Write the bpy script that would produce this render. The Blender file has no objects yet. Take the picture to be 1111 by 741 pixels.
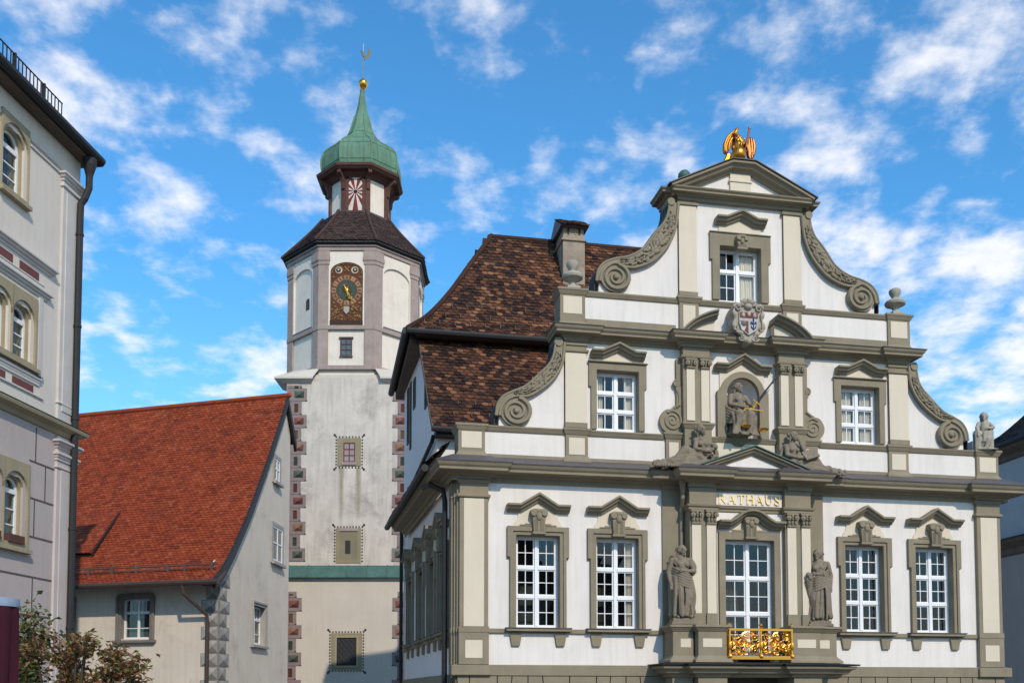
import bpy, bmesh, math, random
from mathutils import Vector, Matrix, noise
random.seed(11)
R = math.radians
sc = bpy.context.scene
col = sc.collection
pi = math.pi
# ---------------------------------------------------------------- camera
CAM = Vector((-9.661, -21.485, 2.634)); YAW = -0.191; PIT = 0.056
cd = bpy.data.cameras.new('camera'); cam = bpy.data.objects.new('camera', cd); col.objects.link(cam)
cam.location = CAM; cam.rotation_euler = (pi/2 + PIT, 0, YAW)
cd.sensor_width = 36; cd.lens = 1072/1111*36; cd.shift_y = 0.290
cd.clip_start = 0.1; cd.clip_end = 3000
sc.camera = cam
sc.render.resolution_x = 1024; sc.render.resolution_y = 682
# ---------------------------------------------------------------- sun and sky
AZ, EL = 12.0, 36.0          # sun: degrees right of the town hall's front, degrees high
sdir = Vector((math.sin(R(AZ))*math.cos(R(EL)), -math.cos(R(AZ))*math.cos(R(EL)), math.sin(R(EL))))
sl = bpy.data.lights.new('sun', 'SUN'); so = bpy.data.objects.new('sun', sl); col.objects.link(so)
sl.energy = 2.6; sl.angle = R(0.6); sl.color = (1.0, 0.875, 0.72)
so.rotation_euler = sdir.to_track_quat('Z', 'Y').to_euler(); so.location = (20, -60, 40)
w = bpy.data.worlds.new('World'); sc.world = w; w.use_nodes = True
nt = w.node_tree; N = nt.nodes; L = nt.links
for n in list(N): N.remove(n)
out = N.new('ShaderNodeOutputWorld'); bg = N.new('ShaderNodeBackground')
sky = N.new('ShaderNodeTexSky'); sky.sky_type = 'NISHITA'; sky.sun_disc = False
sky.sun_elevation = R(EL); sky.sun_rotation = math.atan2(sdir.x, sdir.y)
sky.air_density = 1.0; sky.dust_density = 0.4; sky.ozone_density = 2.5; sky.altitude = 600
tc = N.new('ShaderNodeTexCoord'); sep = N.new('ShaderNodeSeparateXYZ')
L.new(tc.outputs['Generated'], sep.inputs[0])
def M(op, a, b=None, c=None, nn=None):
    nn = nn or (N, L)
    m = nn[0].new('ShaderNodeMath'); m.operation = op
    for i, v in enumerate((a, b, c)):
        if v is None: continue
        if isinstance(v, (int, float)): m.inputs[i].default_value = v
        else: nn[1].new(v, m.inputs[i])
    return m.outputs[0]
zz = M('MAXIMUM', sep.outputs['Z'], 0.0)
den = M('ADD', zz, 0.20)
px = M('DIVIDE', sep.outputs['X'], den); pyy = M('DIVIDE', sep.outputs['Y'], den)
# streaky cloud field laid out on a layer overhead (rotated and stretched)
ca, sa = math.cos(R(-14)), math.sin(R(-14))
qx = M('ADD', M('MULTIPLY', px, ca), M('MULTIPLY', pyy, sa))
qy = M('SUBTRACT', M('MULTIPLY', pyy, ca), M('MULTIPLY', px, sa))
cx = N.new('ShaderNodeCombineXYZ')
L.new(M('MULTIPLY', qx, 1.05), cx.inputs[0]); L.new(M('MULTIPLY', qy, 1.0), cx.inputs[1])
cx.inputs[2].default_value = 5.3
def noi(vec, scale, det, rough, dist=0.0, nn=None):
    n = (nn or N).new('ShaderNodeTexNoise'); n.inputs['Scale'].default_value = scale
    n.inputs['Detail'].default_value = det; n.inputs['Roughness'].default_value = rough
    n.inputs['Distortion'].default_value = dist
    return n
n1 = noi(None, 9.5, 8, 0.55, 0.1); L.new(cx.outputs[0], n1.inputs['Vector'])
n2 = noi(None, 2.6, 2, 0.5); L.new(cx.outputs[0], n2.inputs['Vector'])
n3 = noi(None, 24.0, 6, 0.6, 0.3); L.new(cx.outputs[0], n3.inputs['Vector'])
cov = M('ADD', M('MULTIPLY', n1.outputs['Fac'], 0.95), M('MULTIPLY', n2.outputs['Fac'], 0.42))
cov = M('ADD', cov, M('MULTIPLY', n3.outputs['Fac'], 0.17))
# more cloud low down and to the right (towards +X)
low = M('MULTIPLY', M('SUBTRACT', 0.55, zz), 0.16)
rgt = M('MULTIPLY', sep.outputs['X'], 0.09)
cov = M('ADD', cov, M('ADD', low, rgt))
mr = N.new('ShaderNodeMapRange'); mr.interpolation_type = 'SMOOTHSTEP'
L.new(cov, mr.inputs[0]); mr.inputs[1].default_value = 0.735; mr.inputs[2].default_value = 1.06
mr.inputs[3].default_value = 0.0; mr.inputs[4].default_value = 0.92
hs = N.new('ShaderNodeHueSaturation'); hs.inputs['Saturation'].default_value = 1.12; hs.inputs['Value'].default_value = 1.0
L.new(sky.outputs[0], hs.inputs['Color'])
tint = N.new('ShaderNodeMix'); tint.data_type = 'RGBA'; tint.blend_type = 'MULTIPLY'; tint.inputs[0].default_value = 1.0
L.new(hs.outputs[0], tint.inputs[6]); tint.inputs[7].default_value = (0.66, 1.25, 1.37, 1)
mx = N.new('ShaderNodeMix'); mx.data_type = 'RGBA'
hz_ = N.new('ShaderNodeMix'); hz_.data_type = 'RGBA'
hf = N.new('ShaderNodeMapRange'); hf.interpolation_type = 'SMOOTHSTEP'; L.new(zz, hf.inputs[0])
hf.inputs[1].default_value = 0.0; hf.inputs[2].default_value = 0.42; hf.inputs[3].default_value = 0.62; hf.inputs[4].default_value = 0.0
L.new(hf.outputs[0], hz_.inputs[0]); L.new(tint.outputs[2], hz_.inputs[6]); hz_.inputs[7].default_value = (2.7, 4.0, 4.9, 1)
L.new(mr.outputs[0], mx.inputs[0]); L.new(hz_.outputs[2], mx.inputs[6])
mx.inputs[7].default_value = (5.9, 5.9, 6.1, 1)
L.new(mx.outputs[2], bg.inputs['Color']); bg.inputs['Strength'].default_value = 0.15
L.new(bg.outputs[0], out.inputs[0])
vs = sc.view_settings; vs.view_transform = 'Standard'; vs.look = 'None'; vs.exposure = 0.25; vs.gamma = 1.0
try: vs.use_curve_mapping = False
except Exception: pass

# ---------------------------------------------------------------- materials
def newmat(name):
    m = bpy.data.materials.new(name); m.use_nodes = True
    return m, m.node_tree.nodes, m.node_tree.links, m.node_tree.nodes['Principled BSDF']
def stuff(name, c, rough=0.85, var=0.10, scale=1.3, bump=0.12, bscale=45, streak=0.0, spec=0.25, metal=0.0, stain=None, stain_amt=0.0, stain_scale=1.6, stain_lo=.55):
    m, n, l, b = newmat(name)
    b.inputs['Roughness'].default_value = rough; b.inputs['Metallic'].default_value = metal
    b.inputs['Specular IOR Level'].default_value = spec
    t = n.new('ShaderNodeTexCoord')
    a = noi(None, scale, 6, .65, nn=n); l.new(t.outputs['Object'], a.inputs['Vector'])
    r = n.new('ShaderNodeMapRange'); l.new(a.outputs['Fac'], r.inputs[0])
    r.inputs[1].default_value = .3; r.inputs[2].default_value = .7
    r.inputs[3].default_value = 1 - var; r.inputs[4].default_value = 1 + var*.5
    v = r.outputs[0]
    if streak:
        mp = n.new('ShaderNodeMapping'); mp.inputs['Scale'].default_value = (5, 5, .35)
        l.new(t.outputs['Object'], mp.inputs[0])
        s = noi(None, 1.5, 5, .6, nn=n); l.new(mp.outputs[0], s.inputs['Vector'])
        r2 = n.new('ShaderNodeMapRange'); l.new(s.outputs['Fac'], r2.inputs[0])
        r2.inputs[1].default_value = .45; r2.inputs[2].default_value = .75
        r2.inputs[3].default_value = 1; r2.inputs[4].default_value = 1 - streak
        v = M('MULTIPLY', v, r2.outputs[0], nn=(n, l))
    mm = n.new('ShaderNodeMix'); mm.data_type = 'RGBA'; mm.blend_type = 'MULTIPLY'; mm.inputs[0].default_value = 1
    mm.inputs[6].default_value = (*c, 1)
    cc = n.new('ShaderNodeCombineColor')
    for i in range(3): l.new(v, cc.inputs[i])
    l.new(cc.outputs[0], mm.inputs[7]); o = mm.outputs[2]
    if stain:
        s2 = noi(None, stain_scale, 9, .72, .4, nn=n); l.new(t.outputs['Object'], s2.inputs['Vector'])
        r3 = n.new('ShaderNodeMapRange'); l.new(s2.outputs['Fac'], r3.inputs[0])
        r3.inputs[1].default_value = stain_lo; r3.inputs[2].default_value = stain_lo + .17
        r3.inputs[3].default_value = 0; r3.inputs[4].default_value = stain_amt
        m2 = n.new('ShaderNodeMix'); m2.data_type = 'RGBA'; l.new(r3.outputs[0], m2.inputs[0])
        l.new(o, m2.inputs[6]); m2.inputs[7].default_value = (*stain, 1); o = m2.outputs[2]
    l.new(o, b.inputs['Base Color'])
    if bump:
        k = noi(None, bscale, 5, .6, nn=n); l.new(t.outputs['Object'], k.inputs['Vector'])
        bp = n.new('ShaderNodeBump'); bp.inputs['Strength'].default_value = bump; bp.inputs['Distance'].default_value = .02
        l.new(k.outputs['Fac'], bp.inputs['Height']); l.new(bp.outputs[0], b.inputs['Normal'])
    return m
def tile_mat(name, cols, rough=.85, moss=None):
    m, n, l, b = newmat(name); b.inputs['Roughness'].default_value = rough; b.inputs['Specular IOR Level'].default_value = .2
    a = n.new('ShaderNodeAttribute'); a.attribute_name = 'rnd'
    r = n.new('ShaderNodeValToRGB'); e = r.color_ramp.elements
    while len(e) < len(cols): e.new(.5)
    for i, c in enumerate(cols): e[i].position = i/(len(cols)-1); e[i].color = (*c, 1)
    t = n.new('ShaderNodeTexCoord')
    k = noi(None, .55, 6, .65, .3, nn=n); l.new(t.outputs['Object'], k.inputs['Vector'])
    f = M('ADD', a.outputs['Fac'], M('MULTIPLY', M('SUBTRACT', k.outputs['Fac'], .5, nn=(n, l)), .8, nn=(n, l)), nn=(n, l))
    l.new(f, r.inputs[0]); o = r.outputs[0]
    if moss:
        k2 = noi(None, 1.1, 8, .75, .5, nn=n); l.new(t.outputs['Object'], k2.inputs['Vector'])
        mr2 = n.new('ShaderNodeMapRange'); l.new(k2.outputs['Fac'], mr2.inputs[0])
        mr2.inputs[1].default_value = .5; mr2.inputs[2].default_value = .72; mr2.inputs[4].default_value = .75
        m2 = n.new('ShaderNodeMix'); m2.data_type = 'RGBA'; l.new(mr2.outputs[0], m2.inputs[0])
        l.new(o, m2.inputs[6]); m2.inputs[7].default_value = (*moss, 1); o = m2.outputs[2]
    l.new(o, b.inputs['Base Color'])
    k3 = noi(None, 30, 4, .6, nn=n); l.new(t.outputs['Object'], k3.inputs['Vector'])
    bp = n.new('ShaderNodeBump'); bp.inputs['Strength'].default_value = .3; bp.inputs['Distance'].default_value = .02
    l.new(k3.outputs['Fac'], bp.inputs['Height']); l.new(bp.outputs[0], b.inputs['Normal'])
    return m
def vcol_mat(name, rough=.85):
    m, n, l, b = newmat(name); b.inputs['Roughness'].default_value = rough; b.inputs['Specular IOR Level'].default_value = .2
    a = n.new('ShaderNodeAttribute'); a.attribute_name = 'paint'
    t = n.new('ShaderNodeTexCoord'); k = noi(None, 6, 6, .7, nn=n); l.new(t.outputs['Object'], k.inputs['Vector'])
    r = n.new('ShaderNodeMapRange'); l.new(k.outputs['Fac'], r.inputs[0])
    r.inputs[1].default_value = .3; r.inputs[2].default_value = .7; r.inputs[3].default_value = .75; r.inputs[4].default_value = 1.15
    cc = n.new('ShaderNodeCombineColor')
    for i in range(3): l.new(r.outputs[0], cc.inputs[i])
    mm = n.new('ShaderNodeMix'); mm.data_type = 'RGBA'; mm.blend_type = 'MULTIPLY'; mm.inputs[0].default_value = 1
    l.new(a.outputs['Color'], mm.inputs[6]); l.new(cc.outputs[0], mm.inputs[7]); l.new(mm.outputs[2], b.inputs['Base Color'])
    return m
def glass_mat(name, tintc=(.8, .85, .83), ior=1.9):
    m, n, l, b = newmat(name); n.remove(b); o = n['Material Output']
    lw = n.new('ShaderNodeLayerWeight'); lw.inputs[0].default_value = .5; f0 = ((ior-1)/(ior+1))**2
    fr = M('ADD', f0, M('MULTIPLY', 1-f0, M('POWER', lw.outputs['Facing'], 5, nn=(n, l)), nn=(n, l)), nn=(n, l))
    g = n.new('ShaderNodeBsdfGlossy'); g.inputs['Roughness'].default_value = .015
    t = n.new('ShaderNodeTexCoord'); k = noi(None, 1.1, 1, .5, nn=n); l.new(t.outputs['Object'], k.inputs['Vector'])
    bp = n.new('ShaderNodeBump'); bp.inputs['Strength'].default_value = .05; bp.inputs['Distance'].default_value = .05
    l.new(k.outputs['Fac'], bp.inputs['Height']); l.new(bp.outputs[0], g.inputs['Normal'])
    tr = n.new('ShaderNodeBsdfTransparent'); tr.inputs[0].default_value = (*tintc, 1)
    mxs = n.new('ShaderNodeMixShader'); l.new(fr, mxs.inputs[0]); l.new(tr.outputs[0], mxs.inputs[1]); l.new(g.outputs[0], mxs.inputs[2])
    l.new(mxs.outputs[0], o.inputs[0])
    return m
WHITE = stuff('white_plaster', (.775, .715, .655), .9, .07, .7, .12, 60, .12, stain=(.60, .55, .49), stain_amt=.35, stain_scale=.9, stain_lo=.55)
SIDEWHITE = stuff('side_plaster', (.80, .755, .72), .9, .06, .8, .10, 60, .05)
OLIVE = stuff('olive_stone', (.265, .222, .153), .85, .13, 2.2, .12, 40, .08, stain=(.17, .15, .115), stain_amt=.4, stain_scale=2.5, stain_lo=.58)
BEIGE = stuff('beige_panel', (.68, .59, .455), .9, .05, 1.2, .08, 50, .04)
STONE = stuff('carved_stone', (.25, .205, .15), .9, .22, 5, .3, 55, .1, stain=(.12, .09, .06), stain_amt=.65, stain_scale=5, stain_lo=.5)
PALE = stuff('pale_stone', (.42, .37, .29), .9, .2, 6, .35, 55, .1, stain=(.14, .13, .12), stain_amt=.6, stain_scale=6, stain_lo=.52)
URN = stuff('urn_stone', (.40, .37, .30), .9, .12, 4, .2, 50, .1, stain=(.2, .18, .15), stain_amt=.5, stain_scale=4)
FRAMEW = stuff('white_window_paint', (.80, .80, .80), .45, .03, 3, .0, 50, spec=.4)
GLASS = glass_mat('window_glass', (.86, .88, .86), 1.65)
GLASSD = glass_mat('old_window_glass', (.7, .75, .73), 1.7)
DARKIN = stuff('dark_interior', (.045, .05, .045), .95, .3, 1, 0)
CURT = stuff('curtain_cloth', (.86, .79, .68), .95, .08, 2, 0)
LEAD = stuff('lead_flashing', (.10, .085, .085), .55, .25, 2, .1, 20, .1, spec=.4)
DARKM = stuff('dark_metal', (.026, .026, .027), .6, .2, 3, .05, 30, spec=.3)
SOFFIT = stuff('weathered_brown_wood', (.13, .10, .075), .85, .25, 3, .2, 30, .1)
COPPER = stuff('green_copper', (.13, .255, .17), .65, .25, 1.6, .12, 14, .3, spec=.3, stain=(.12, .12, .065), stain_amt=.75, stain_scale=1.1, stain_lo=.5)
COPPERD = stuff('dark_green_copper', (.065, .145, .12), .6, .25, 1.6, .1, 14, .2, spec=.4, stain=(.05, .06, .05), stain_amt=.6, stain_scale=1.3)
GOLD, gn, gl, gb = newmat('gilding')
gb.inputs['Base Color'].default_value = (.90, .44, .075, 1); gb.inputs['Metallic'].default_value = 1; gb.inputs['Roughness'].default_value = .32
GOLDL = stuff('gold_leaf_lettering', (.86, .62, .24), .4, .08, 5, 0, spec=.6, metal=.6)
GRAVEL = stuff('cobbles', (.17, .16, .15), .9, .3, 3, .6, 9)
MAINTILE = tile_mat('brown_clay_tiles', [(.018, .012, .011), (.036, .019, .015), (.072, .032, .019), (.13, .053, .026), (.25, .115, .058)], moss=(.022, .017, .015))
REDTILE = tile_mat('red_clay_tiles', [(.18, .033, .014), (.25, .045, .016), (.285, .052, .018), (.31, .060, .021), (.34, .08, .032)], moss=(.085, .025, .017))
TOWTILE = tile_mat('dark_tower_tiles', [(.03, .02, .018), (.05, .031, .027), (.066, .038, .032), (.085, .047, .038)], moss=(.045, .035, .03))
SLATE = tile_mat('blue_black_tiles', [(.012, .013, .018), (.02, .021, .027), (.03, .03, .036)])
PAINT = vcol_mat('painted_colours')

# ---------------------------------------------------------------- mesh builder
class MB:
    def __init__(s, T=None): s.v = []; s.f = []; s.T = T; s.a = []; s.pc = []; s.c = None
    def add(s, vs, fs, rnd=0.0):
        o = len(s.v); s.v += [Vector(p) for p in vs]
        for q in fs: s.f.append([i+o for i in q]); s.a.append(rnd); s.pc.append(s.c)
    def box(s, x0, x1, y0, y1, z0, z1):
        s.add([(x0,y0,z0),(x1,y0,z0),(x1,y1,z0),(x0,y1,z0),(x0,y0,z1),(x1,y0,z1),(x1,y1,z1),(x0,y1,z1)],
              [(0,1,5,4),(1,2,6,5),(2,3,7,6),(3,0,4,7),(4,5,6,7),(3,2,1,0)])
    def prism(s, poly, y0, y1):
        n = len(poly)
        s.add([(x,y0,z) for x,z in poly]+[(x,y1,z) for x,z in poly],
              [list(range(n)), list(range(2*n-1,n-1,-1))]+[(i,(i+1)%n,(i+1)%n+n,i+n) for i in range(n)])
    def prismz(s, poly, z0, z1, poly1=None):
        n = len(poly); poly1 = poly1 or poly
        s.add([(x,y,z0) for x,y in poly]+[(x,y,z1) for x,y in poly1],
              [list(range(n))[::-1], list(range(n,2*n))]+[(i,(i+1)%n,(i+1)%n+n,i+n) for i in range(n)])
    def poly(s, pts): s.add(pts, [list(range(len(pts)))])
    def loft(s, rings, closed=True, caps=True):
        n = len(rings[0]); vs = [p for r in rings for p in r]; fs = []
        for k in range(len(rings)-1):
            for i in range(n if closed else n-1):
                j = (i+1) % n; fs.append((k*n+i, k*n+j, (k+1)*n+j, (k+1)*n+i))
        if caps and closed: fs += [list(range(n))[::-1], list(range((len(rings)-1)*n, len(rings)*n))]
        s.add(vs, fs)
    def lathe(s, cx, cy, prof, n=16, ph=0.0):
        s.loft([[(cx+r*math.cos(2*pi*i/n+ph), cy+r*math.sin(2*pi*i/n+ph), z) for i in range(n)] for r, z in prof])
    def tube(s, pts, r, n=6, flat=1.0):
        pts = [Vector(p) for p in pts]; rs = r if isinstance(r, (list, tuple)) else [r]*len(pts); rings = []
        for i, p in enumerate(pts):
            d = (pts[min(i+1, len(pts)-1)]-pts[max(i-1, 0)]).normalized()
            u = d.cross(Vector((0, 1, 0)))
            if u.length < .2: u = d.cross(Vector((1, 0, 0)))
            u.normalize(); q = d.cross(u).normalized()
            rings.append([p+u*(rs[i]*math.cos(2*pi*k/n))+q*(rs[i]*flat*math.sin(2*pi*k/n)) for k in range(n)])
        s.loft(rings)
    def ball(s, c, rx, ry=None, rz=None, n=10, m=7, M3=None):
        ry = ry or rx; rz = rz or rx; rings = []; c = Vector(c)
        for j in range(m+1):
            t = -pi/2+pi*j/m; t = max(-pi/2+.12, min(pi/2-.12, t)); ring = []
            for i in range(n):
                p = Vector((rx*math.cos(t)*math.cos(2*pi*i/n), ry*math.cos(t)*math.sin(2*pi*i/n), rz*math.sin(t)))
                ring.append(c+(M3 @ p if M3 else p))
            rings.append(ring)
        s.loft(rings)
    def cap(s, p, q, r1, r2=None, n=10):
        p, q = Vector(p), Vector(q); r2 = r2 or r1; d = q-p; L_ = d.length or 1e-4; d = d/L_ if d.length else Vector((0,0,1))
        u = d.cross(Vector((.3, 1, .2))).normalized(); v = d.cross(u); rings = []
        for t in (-1.45, -1.0, -.5, 0): rings.append((p+d*(r1*math.sin(t)), r1*math.cos(t)))
        for t in (0, .5, 1.0, 1.45): rings.append((q+d*(r2*math.sin(t)), r2*math.cos(t)))
        s.loft([[c+u*(r*math.cos(2*pi*i/n))+v*(r*math.sin(2*pi*i/n)) for i in range(n)] for c, r in rings])
    def sweep_xz(s, path, prof):
        n = len(path); rings = []
        for i, p in enumerate(path):
            ns = []
            if i > 0: d = Vector((p[0]-path[i-1][0], p[1]-path[i-1][1])).normalized(); ns.append(Vector((-d.y, d.x)))
            if i < n-1: d = Vector((path[i+1][0]-p[0], path[i+1][1]-p[1])).normalized(); ns.append(Vector((-d.y, d.x)))
            m = sum(ns, Vector((0, 0))).normalized(); k = 1/max(.35, m.dot(ns[0])); m = m*k
            rings.append([(p[0]+m.x*a, y, p[1]+m.y*a) for a, y in prof])
        s.loft(rings)
    def sweep_xy(s, path, prof):
        n = len(path); rings = []
        for i, p in enumerate(path):
            ns = []
            if i > 0: d = Vector((p[0]-path[i-1][0], p[1]-path[i-1][1])).normalized(); ns.append(Vector((d.y, -d.x)))
            if i < n-1: d = Vector((path[i+1][0]-p[0], path[i+1][1]-p[1])).normalized(); ns.append(Vector((d.y, -d.x)))
            m = sum(ns, Vector((0, 0))).normalized(); k = 1/max(.35, m.dot(ns[0])); m = m*k
            rings.append([(p[0]+m.x*a, p[1]+m.y*a, z) for a, z in prof])
        s.loft(rings)
    def wall(s, x0, x1, z0, z1, y0, y1, holes):
        xs = sorted({x0, x1, *[h[0] for h in holes], *[h[1] for h in holes]}); zs = sorted({z0, z1, *[h[2] for h in holes], *[h[3] for h in holes]})
        xs = [x for x in xs if x0 <= x <= x1]; zs = [z for z in zs if z0 <= z <= z1]
        def full(i, j):
            if i < 0 or j < 0 or i >= len(xs)-1 or j >= len(zs)-1: return False
            mx_, mz_ = (xs[i]+xs[i+1])/2, (zs[j]+zs[j+1])/2
            return not any(h[0] < mx_ < h[1] and h[2] < mz_ < h[3] for h in holes)
        for i in range(len(xs)-1):
            for j in range(len(zs)-1):
                if not full(i, j): continue
                a, b, c, d = xs[i], xs[i+1], zs[j], zs[j+1]
                s.add([(a,y0,c),(b,y0,c),(b,y0,d),(a,y0,d)], [(0,1,2,3)]); s.add([(a,y1,c),(b,y1,c),(b,y1,d),(a,y1,d)], [(3,2,1,0)])
                if not full(i-1, j): s.add([(a,y0,c),(a,y1,c),(a,y1,d),(a,y0,d)], [(3,2,1,0)])
                if not full(i+1, j): s.add([(b,y0,c),(b,y1,c),(b,y1,d),(b,y0,d)], [(0,1,2,3)])
                if not full(i, j-1): s.add([(a,y0,c),(b,y0,c),(b,y1,c),(a,y1,c)], [(3,2,1,0)])
                if not full(i, j+1): s.add([(a,y0,d),(b,y0,d),(b,y1,d),(a,y1,d)], [(0,1,2,3)])
def mk(name, mb, mat, parent=None, smooth=False, bevel=0.0):
    me = bpy.data.meshes.new(name)
    vs = [mb.T @ v for v in mb.v] if mb.T else mb.v
    me.from_pydata([tuple(v) for v in vs], [], mb.f)
    bm = bmesh.new(); bm.from_mesh(me); bmesh.ops.remove_doubles(bm, verts=bm.verts, dist=1e-5) if smooth else None
    bmesh.ops.recalc_face_normals(bm, faces=bm.faces); bm.to_mesh(me); bm.free()
    if len(me.polygons) == len(mb.a) and any(mb.a):
        at = me.attributes.new('rnd', 'FLOAT', 'FACE')
        for i, v in enumerate(mb.a): at.data[i].value = v
    if len(me.polygons) == len(mb.pc) and any(c is not None for c in mb.pc):
        at = me.attributes.new('paint', 'FLOAT_COLOR', 'FACE')
        for i, c in enumerate(mb.pc): at.data[i].color = (*(c or (.5, .5, .5)), 1)
    if smooth:
        for p in me.polygons: p.use_smooth = True
        me.set_sharp_from_angle(angle=R(38))
    me.materials.append(mat)
    o = bpy.data.objects.new(name, me); col.objects.link(o)
    if parent: o.parent = parent
    if bevel:
        b = o.modifiers.new('edge', 'BEVEL'); b.width = bevel; b.segments = 1; b.limit_method = 'ANGLE'; b.angle_limit = R(40)
    return o
def thing(name, label, cat, loc=(0, 0, 0), rz=0.0, group=None):
    o = bpy.data.objects.new(name, None); col.objects.link(o); o.empty_display_size = .3
    o.location = loc; o.rotation_euler = (0, 0, rz); o['label'] = label; o['category'] = cat
    if group: o['group'] = group
    return o
def tag(o, label, cat, group=None, kind=None):
    if label: o['label'] = label
    if cat: o['category'] = cat
    if group: o['group'] = group
    if kind: o['kind'] = kind
def tile_roof(name, S, length, ext, mat, parent, w=.18, e=.15, thick=.03, T=None, keep=None, jit=1.0):
    mb = MB(T); nr = int(length/e)+1
    for j in range(nr):
        t0 = j*e; t1 = min(t0+e*1.4, length+.02)
        a0, a1 = ext(min(t0, length)); off = (j % 2)*.5*w
        i0 = math.floor((a0-off)/w); i1 = math.ceil((a1-off)/w)
        for i in range(i0, i1):
            l, r = max(i*w+off+.004, a0), min((i+1)*w+off-.004, a1)
            if r-l < .03: continue
            if keep and not keep((l+r)/2, t0): continue
            p00, p10, p11, p01 = S(l, t0), S(r, t0), S(r, t1), S(l, t1)
            n = (p10-p00).cross(p01-p00).normalized()
            if n.z < 0: n = -n
            dn = (p00-p01).normalized(); md = (p00+p10)/2+dn*.03
            h = thick*(1+random.uniform(-.2, .45)*jit); k1, k2 = random.uniform(0, .008)*jit, random.uniform(0, .008)*jit
            s2 = random.uniform(-.012, .012)*jit
            A, B, Cc, D, E2 = p00+n*(h+k1)+dn*s2, md+n*(h+.002)+dn*s2, p10+n*(h+k2)+dn*s2, p11+n*.012, p01+n*.012
            rv = min(1, max(.001, random.gauss(.5, .27)))
            mb.add([A, B, Cc, D, E2, A-n*thick, B-n*thick, Cc-n*thick], [(0,1,2,3,4), (5,6,1,0), (6,7,2,1)], rv)
    # sheet under the tiles
    k = 14
    for j in range(k):
        ta, tb = length*j/k, length*(j+1)/k
        (a0, a1), (b0, b1) = ext(ta), ext(tb)
        if keep:
            continue
        mb.add([S(a0, ta)-Vector((0,0,.012)), S(a1, ta)-Vector((0,0,.012)), S(b1, tb)-Vector((0,0,.012)), S(b0, tb)-Vector((0,0,.012))], [(0,1,2,3)], .05)
    return mk(name, mb, mat, parent)
def profile(pts):   # polyline by arc length
    ls = [0]
    for a, b in zip(pts, pts[1:]): ls.append(ls[-1]+math.dist(a, b))
    def f(t):
        t = max(0, t)
        for i in range(len(pts)-1):
            if t <= ls[i+1] or i == len(pts)-2:
                u = (t-ls[i])/(ls[i+1]-ls[i]); return tuple(pts[i][k]+(pts[i+1][k]-pts[i][k])*u for k in range(len(pts[0])))
    return f, ls[-1]
def smoothcurve(pts, n=6):
    out_ = []; P = [Vector(p) for p in pts]; P = [P[0]*2-P[1]]+P+[P[-1]*2-P[-2]]
    for i in range(1, len(P)-2):
        for k in range(n):
            t = k/n; a, b, c, d = P[i-1], P[i], P[i+1], P[i+2]
            out_.append(tuple(.5*((2*b)+(c-a)*t+(2*a-5*b+4*c-d)*t*t+(-a+3*b-3*c+d)*t**3)))
    out_.append(tuple(P[-2])); return out_
def organic(name, mb, vox, mat, parent=None, it=3, fac=.5, dec=None):
    t = mk('tmp', mb, mat)
    m = t.modifiers.new('r', 'REMESH'); m.mode = 'VOXEL'; m.voxel_size = vox
    m = t.modifiers.new('s', 'SMOOTH'); m.factor = fac; m.iterations = it
    bpy.context.view_layer.update()
    me = bpy.data.meshes.new_from_object(t.evaluated_get(bpy.context.evaluated_depsgraph_get()))
    me.name = name
    bpy.data.objects.remove(t)
    for p in me.polygons: p.use_smooth = True
    if not me.materials: me.materials.append(mat)
    o = bpy.data.objects.new(name, me); col.objects.link(o)
    if parent: o.parent = parent
    return o
# ---------------------------------------------------------------- ground
def gz(x, y):
    t = max(0, min(1, (-2-y)/14)); return 1.0*t*t*(3-2*t)
gm = MB(); gx = [-400, -120, -60]+[-40+4*i for i in range(21)]+[60, 120, 400]; gy = [-400, -150, -80, -50]+[-36+2*i for i in range(31)]+[40, 80, 150, 400]
gm.add([(x, y, gz(x, y)) for y in gy for x in gx], [(j*len(gx)+i, j*len(gx)+i+1, (j+1)*len(gx)+i+1, (j+1)*len(gx)+i) for j in range(len(gy)-1) for i in range(len(gx)-1)])
tag(mk('ground', gm, GRAVEL), None, None, kind='structure')

# ================================================================ TOWN HALL
TH = thing('town_hall', 'white baroque town hall with olive trim, scrolled gable and gold lettering', 'town hall')
SK = .04                                    # the side wall runs slightly askew
sT = Matrix.Translation((-6.78, 0, 0)) @ Matrix(((SK, 1, 0, 0), (-1, SK, 0, 0), (0, 0, 1, 0), (0, 0, 0, 1)))
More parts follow.
